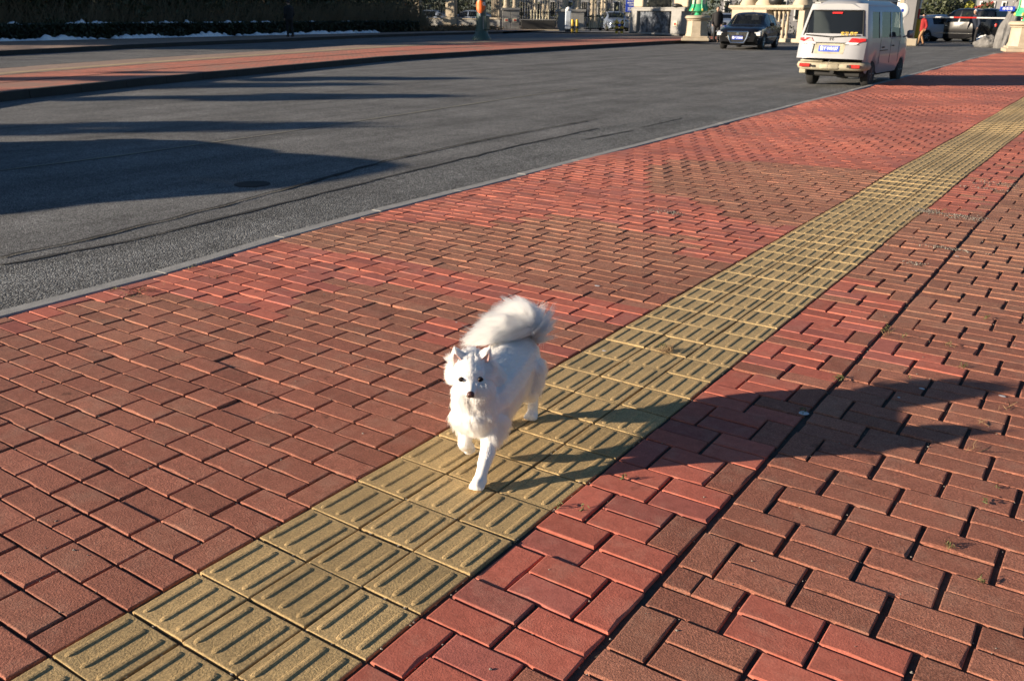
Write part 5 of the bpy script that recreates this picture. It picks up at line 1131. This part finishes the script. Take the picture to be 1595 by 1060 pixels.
for k, (px_, zz) in enumerate(((1527, .16), (1533, .22), (1538, .14), (1545, .18))):
    p = at(px_, 56+k*.3); o_ = MB().ell((0, 0, zz), (.26, .20, zz), 10, 6).ell((.1, 0, zz*1.7), (.08, .08, .10), 8, 5).build('rubbish_bag', M['whitep' if k % 2 else 'bluewhite'], None, smooth=60, label='pale rubbish bag lying on the road edge, %s of four left of the boulder' % ['first', 'second', 'third', 'last'][k], cat='bag', group='pale bags by the car park'); o_.location = (*p, RZ)
# shrubs and houses behind the car park
def shrub(px_, dist, w_, h, label, mat='leaf', n=1500):
    p = at(px_, dist); r_ = empty('shrub', (*p, RZ), 0, label=label, cat='shrub'); q = RNG.normal(0, 1, (n, 3)); q /= np.linalg.norm(q, axis=1)[:, None]; q *= (RNG.random(n)**.35)[:, None]
    q = q*(1+.3*np.sin(q[:, :1]*5+px_))*np.array([w_/2, w_/2, h/2])+np.array([0, 0, h/2]); q[:, 2] = np.maximum(q[:, 2], .05); V, F = leaf_mass(q, .09); link('foliage', npmesh('foliage', V, F), M[mat], r_); MB().tube([(0, 0, 0), (.02, 0, h*.6)], [.06, .03], 6).build('stem', M['bark'], r_)
shrub(1503, 66, 1.3, 2.0, 'bright yellow green shrub behind the boom barrier', 'leafy'); shrub(1452, 68, 2.6, 2.9, 'dark round bush left of the yellow shrub'); shrub(1470, 70, 2.4, 3.0, 'dark bush right behind the silver saloon'); shrub(1486, 71, 2.2, 2.6, 'dark bush just left of the yellow shrub'); shrub(1520, 70, 2.2, 2.2, 'dark bush just right of the yellow shrub'); shrub(1535, 66, 1.9, 1.9, 'dark bush left of the landscape stone'); shrub(1430, 66, 1.5, 1.9, 'dark bush behind the people by the barrier')
def house(px0, px1, dist, h, wall, label, roof=None, wins=3, base=RZ-.1, depth=7):
    a, b = at(px0, dist), at(px1, dist); L = np.linalg.norm(b-a); r_ = empty('house', (*a, base), math.atan2((b-a)[1], (b-a)[0]), label=label, cat='building')
    MB().box((L/2, depth/2, h/2), (L, depth, h)).build('wall', M[wall], r_)
    for k in range(wins):
        for fl in range(max(1, int(h/3))):
            x = L*(k+.5)/wins; f = MB().box((x, -.03, 1.75+fl*3), (L/wins*.42, .08, 1.5), bev=.01).build('window', M['whitep'], r_); MB().box((x, -.075, 1.75+fl*3), (L/wins*.42-.14, .02, 1.34)).build('pane', M['darkglass'], f)
    if roof: MB().prism([(-.6, h), (depth+.6, h), (depth/2, h+1.8)], -.5, L+.5, axis='x').build('roof', M[roof], r_)
    else: MB().box((L/2, depth/2, h+.1), (L+.4, depth+.4, .2)).build('roof', M['wall_grey'], r_)
    return r_
house(1396, 1450, 84, 6.5, 'wall_beige', 'cream building left of the car park bushes', wins=3); house(1453, 1512, 92, 7, 'wall_grey', 'grey building with cream bays behind the dark bushes', wins=4); house(1514, 1600, 80, 6.2, 'wall_grey', 'grey building with narrow windows behind the landscape stone', wins=5)
p0, p1_ = at(1508, 74), at(1537, 74); r_ = empty('garden_wall', (*p0, RZ), math.atan2((p1_-p0)[1], (p1_-p0)[0]), label='beige garden wall with sloping red tiled top', cat='wall'); L = np.linalg.norm(p1_-p0)
MB().prism([(0, 0), (L, 0), (L, 2.15), (0, 1.70)], 0, .3, axis='y').build('wall', M['wall_beige'], r_); MB().prism([(-.1, 1.704), (L+.1, 2.154), (L+.1, 2.36), (-.1, 1.88)], -.15, .45, axis='y').build('coping', M['roofred'], r_)
house(1118, 1250, 78, 7.0, 'wall_grey', 'dark building behind the stone gatehouse', wins=6); house(800, 1070, 92, 8.0, 'wall_grey', 'large building behind the iron gates', wins=11, depth=9); house(1255, 1392, 90, 7, 'wall_grey', 'grey building hidden behind the van', wins=5)
Pm = np.c_[at(1100, 69)[None]+RNG.normal(0, 1, (5000, 2))*np.array([4.0, 1.2]), RNG.random(5000)*3.4]; V, F = leaf_mass(Pm, .09); link('shrubbery', npmesh('shrubbery', V, F), M['leaf'], label='dark shrubs in the gateway behind the pedestal and saloon', cat='shrubs', kind='stuff')

# ------------------------------------------------------------------ what stands left of the frame and throws shadows into it
make_car('parked_car', (-9.2, 1.42, RZ), R(3), M['silver_paint'], 'silver saloon out of view at left whose shadow falls on the road', 'car', detail=False)
tm2 = tree_mesh(4.2, .045, .62, 3.05, 2600, 21, 0, False)
for i, (x, y, s_) in enumerate(((-24.6, 3.2, 1.0), (-21.9, -.2, 1.0), (-27.0, -1.0, 1.12), (-20.7, -5.2, 1.02))):
    tree(tm2, (x, y, -.35), i*2., s_, 'conifer', ['slim conifer on the island out of view, the farthest one', 'slim conifer on the island out of view, the nearest one', 'slim conifer on the island out of view, the leftmost one', 'slim conifer out of view behind the silver saloon'][i], 'bark', 'leaf', None)

# ------------------------------------------------------------------ litter on the pavement: grit, weeds, leaves, spots
def grit(n, sel, size, mat, name, label):
    V = []; F = []; base = np.array([[1, 0, 0], [-1, 0, 0], [0, 1, 0], [0, -1, 0], [0, 0, 1], [0, 0, -1]], float); ff = np.array([(0, 2, 4), (2, 1, 4), (1, 3, 4), (3, 0, 4), (2, 0, 5), (1, 2, 5), (3, 1, 5), (0, 3, 5)])
    P = sel(n); m = len(P); s_ = size*(RNG.random(m)**2*1.6+.45); a = RNG.random((m, 6, 1))*.6+.7; V = (base[None]*a*s_[:, None, None]*np.array([1, 1, .7])+P[:, None]).reshape(-1, 3); F = (ff[None]+(np.arange(m)*6)[:, None, None]).reshape(-1, 3)
    return link(name, npmesh(name, V, F), mat, side, kind='stuff')
def joints(n):
    i = RNG.choice(fld if RNG.random() < 0 else np.arange(len(B))[BZ < 9], n); L = B[i, 3]/2+.005; W_ = B[i, 4]/2+.004; e = RNG.integers(0, 2, n); sg = RNG.choice([-1, 1], n); lx = np.where(e == 0, sg*L, (RNG.random(n)-.5)*2*L); ly = np.where(e == 1, sg*W_, (RNG.random(n)-.5)*2*W_)
    rt_ = B[i, 2] > .5; x = B[i, 0]+np.where(rt_, -ly, lx); y = B[i, 1]+np.where(rt_, lx, ly); return np.c_[x, y, und(x, y)-.006+RNG.random(n)*.005]
grit(2600, joints, .0020, M['pebble'], 'joint_grit', '')
def loose(n):
    i = RNG.choice(np.arange(len(B))[BZ < 8], n); x = B[i, 0]+RNG.normal(0, .06, n); y = B[i, 1]+RNG.normal(0, .06, n); return np.c_[x, y, und(x, y)+.001]
grit(800, loose, .0024, M['pebble'], 'loose_grit', '')
def tj(n):
    i = RNG.choice(np.arange(len(T_))[tz < 8], n); e = RNG.integers(0, 2, n); r1 = (RNG.random(n)-.5)*U_; x = T_[i, 0]+np.where(e == 0, U_/2, r1); y = T_[i, 1]+np.where(e == 0, r1, U_/2); return np.c_[x, y, und(x, y)-.005+RNG.random(n)*.004]
grit(900, tj, .0022, M['pebble'], 'tile_joint_grit', '')
def gutter(n):
    y = RNG.random(n)**1.6*14-.5; x = kerb_x(y)-.115-np.abs(RNG.normal(0, .035, n)); return np.c_[x, y, np.full(n, RZ+.006)]
grit(1500, gutter, .0040, M['pebble'], 'gutter_grit', '')
def patchg(spec):
    out = []
    for a, b, sx_, sy_, n in spec:
        c = G(a, b); out.append(np.c_[c[0]+RNG.normal(0, sx_, n), c[1]+RNG.normal(0, sy_, n), und(c[0], c[1])+RNG.random(n)*.008])
    return np.concatenate(out)
grit(1, lambda n: patchg([(1442, 329, .05, .05, 170), (1475, 335, .16, .02, 150), (1505, 342, .09, .04, 170), (1552, 287, .12, .07, 130), (1520, 293, .14, .03, 80), (1485, 390, .10, .02, 150), (1428, 412, .04, .03, 60), (1135, 203, .3, .06, 60), (1185, 210, .25, .05, 50), (1030, 331, .06, .03, 60), (1048, 333, .04, .03, 60)]), .0038, M['pebble'], 'gravel_patch', '')
def blades(spec, mat, name, ln=.03, aspect=.1):
    Ps = []
    for a, b, s_, n in spec:
        c = G(a, b); Ps.append(np.c_[c[0]+RNG.normal(0, s_*.5, n), c[1]+RNG.normal(0, s_, n), und(c[0], c[1])+.002+RNG.random(n)*.014])
    V, F = leaf_mass(np.concatenate(Ps), ln, aspect=aspect); V[:, 2] = np.maximum(V[:, 2], -.008); return link(name, npmesh(name, V, F), mat, side, kind='stuff')
blades([(1537, 497, .014, 30), (1478, 538, .014, 26), (1500, 572, .016, 34), (1408, 525, .012, 18), (1380, 514, .02, 40), (1307, 590, .02, 46), (1533, 782, .012, 16), (1480, 850, .016, 30), (1555, 760, .01, 10), (1527, 905, .012, 18), (1250, 640, .014, 18), (1415, 590, .01, 10), (180, 452, .03, 60), (222, 456, .05, 50), (302, 417, .03, 26), (337, 432, .03, 22), (1470, 330, .05, 30), (1030, 540, .012, 26), (970, 745, .012, 16), (870, 790, .008, 12), (905, 795, .010, 12), (1640, 500, .02, 30)], M['weed'], 'weeds', .0065, .22)
blades([(1037, 548, .025, 70), (1515, 700, .02, 16), (1530, 660, .01, 8), (1380, 520, .03, 20), (215, 455, .06, 60), (1478, 540, .03, 16), (1570, 635, .03, 10)], M['dry'], 'dry_stalks', .022, .05)
for i, (a, b, r1, r2) in enumerate(((1436, 605.5, .012, .009), (1561, 617.5, .014, .009), (941, 547, .010, .008), (711, 503, .01, .008), (1400, 619, .006, .006), (1252, 643, .02, .02), (930, 446, .016, .01), (1490, 400, .014, .01))):
    c = G(a, b); m = MB(); V = [(c[0], c[1], float(und(c[0], c[1]))+.0030)]; n_ = 11
    for k in range(n_): q = 6.283*k/n_; rr = 1+.35*mnoise.noise(Vector((k*1.3, i, 0))); V.append((c[0]+r1*rr*math.cos(q), c[1]+r2*rr*math.sin(q), float(und(c[0], c[1]))+.0022))
    m.add(V, [(0, 1+k, 1+(k+1) % n_) for k in range(n_)]).build('dropping', M['white_spot'], side, fix=False)
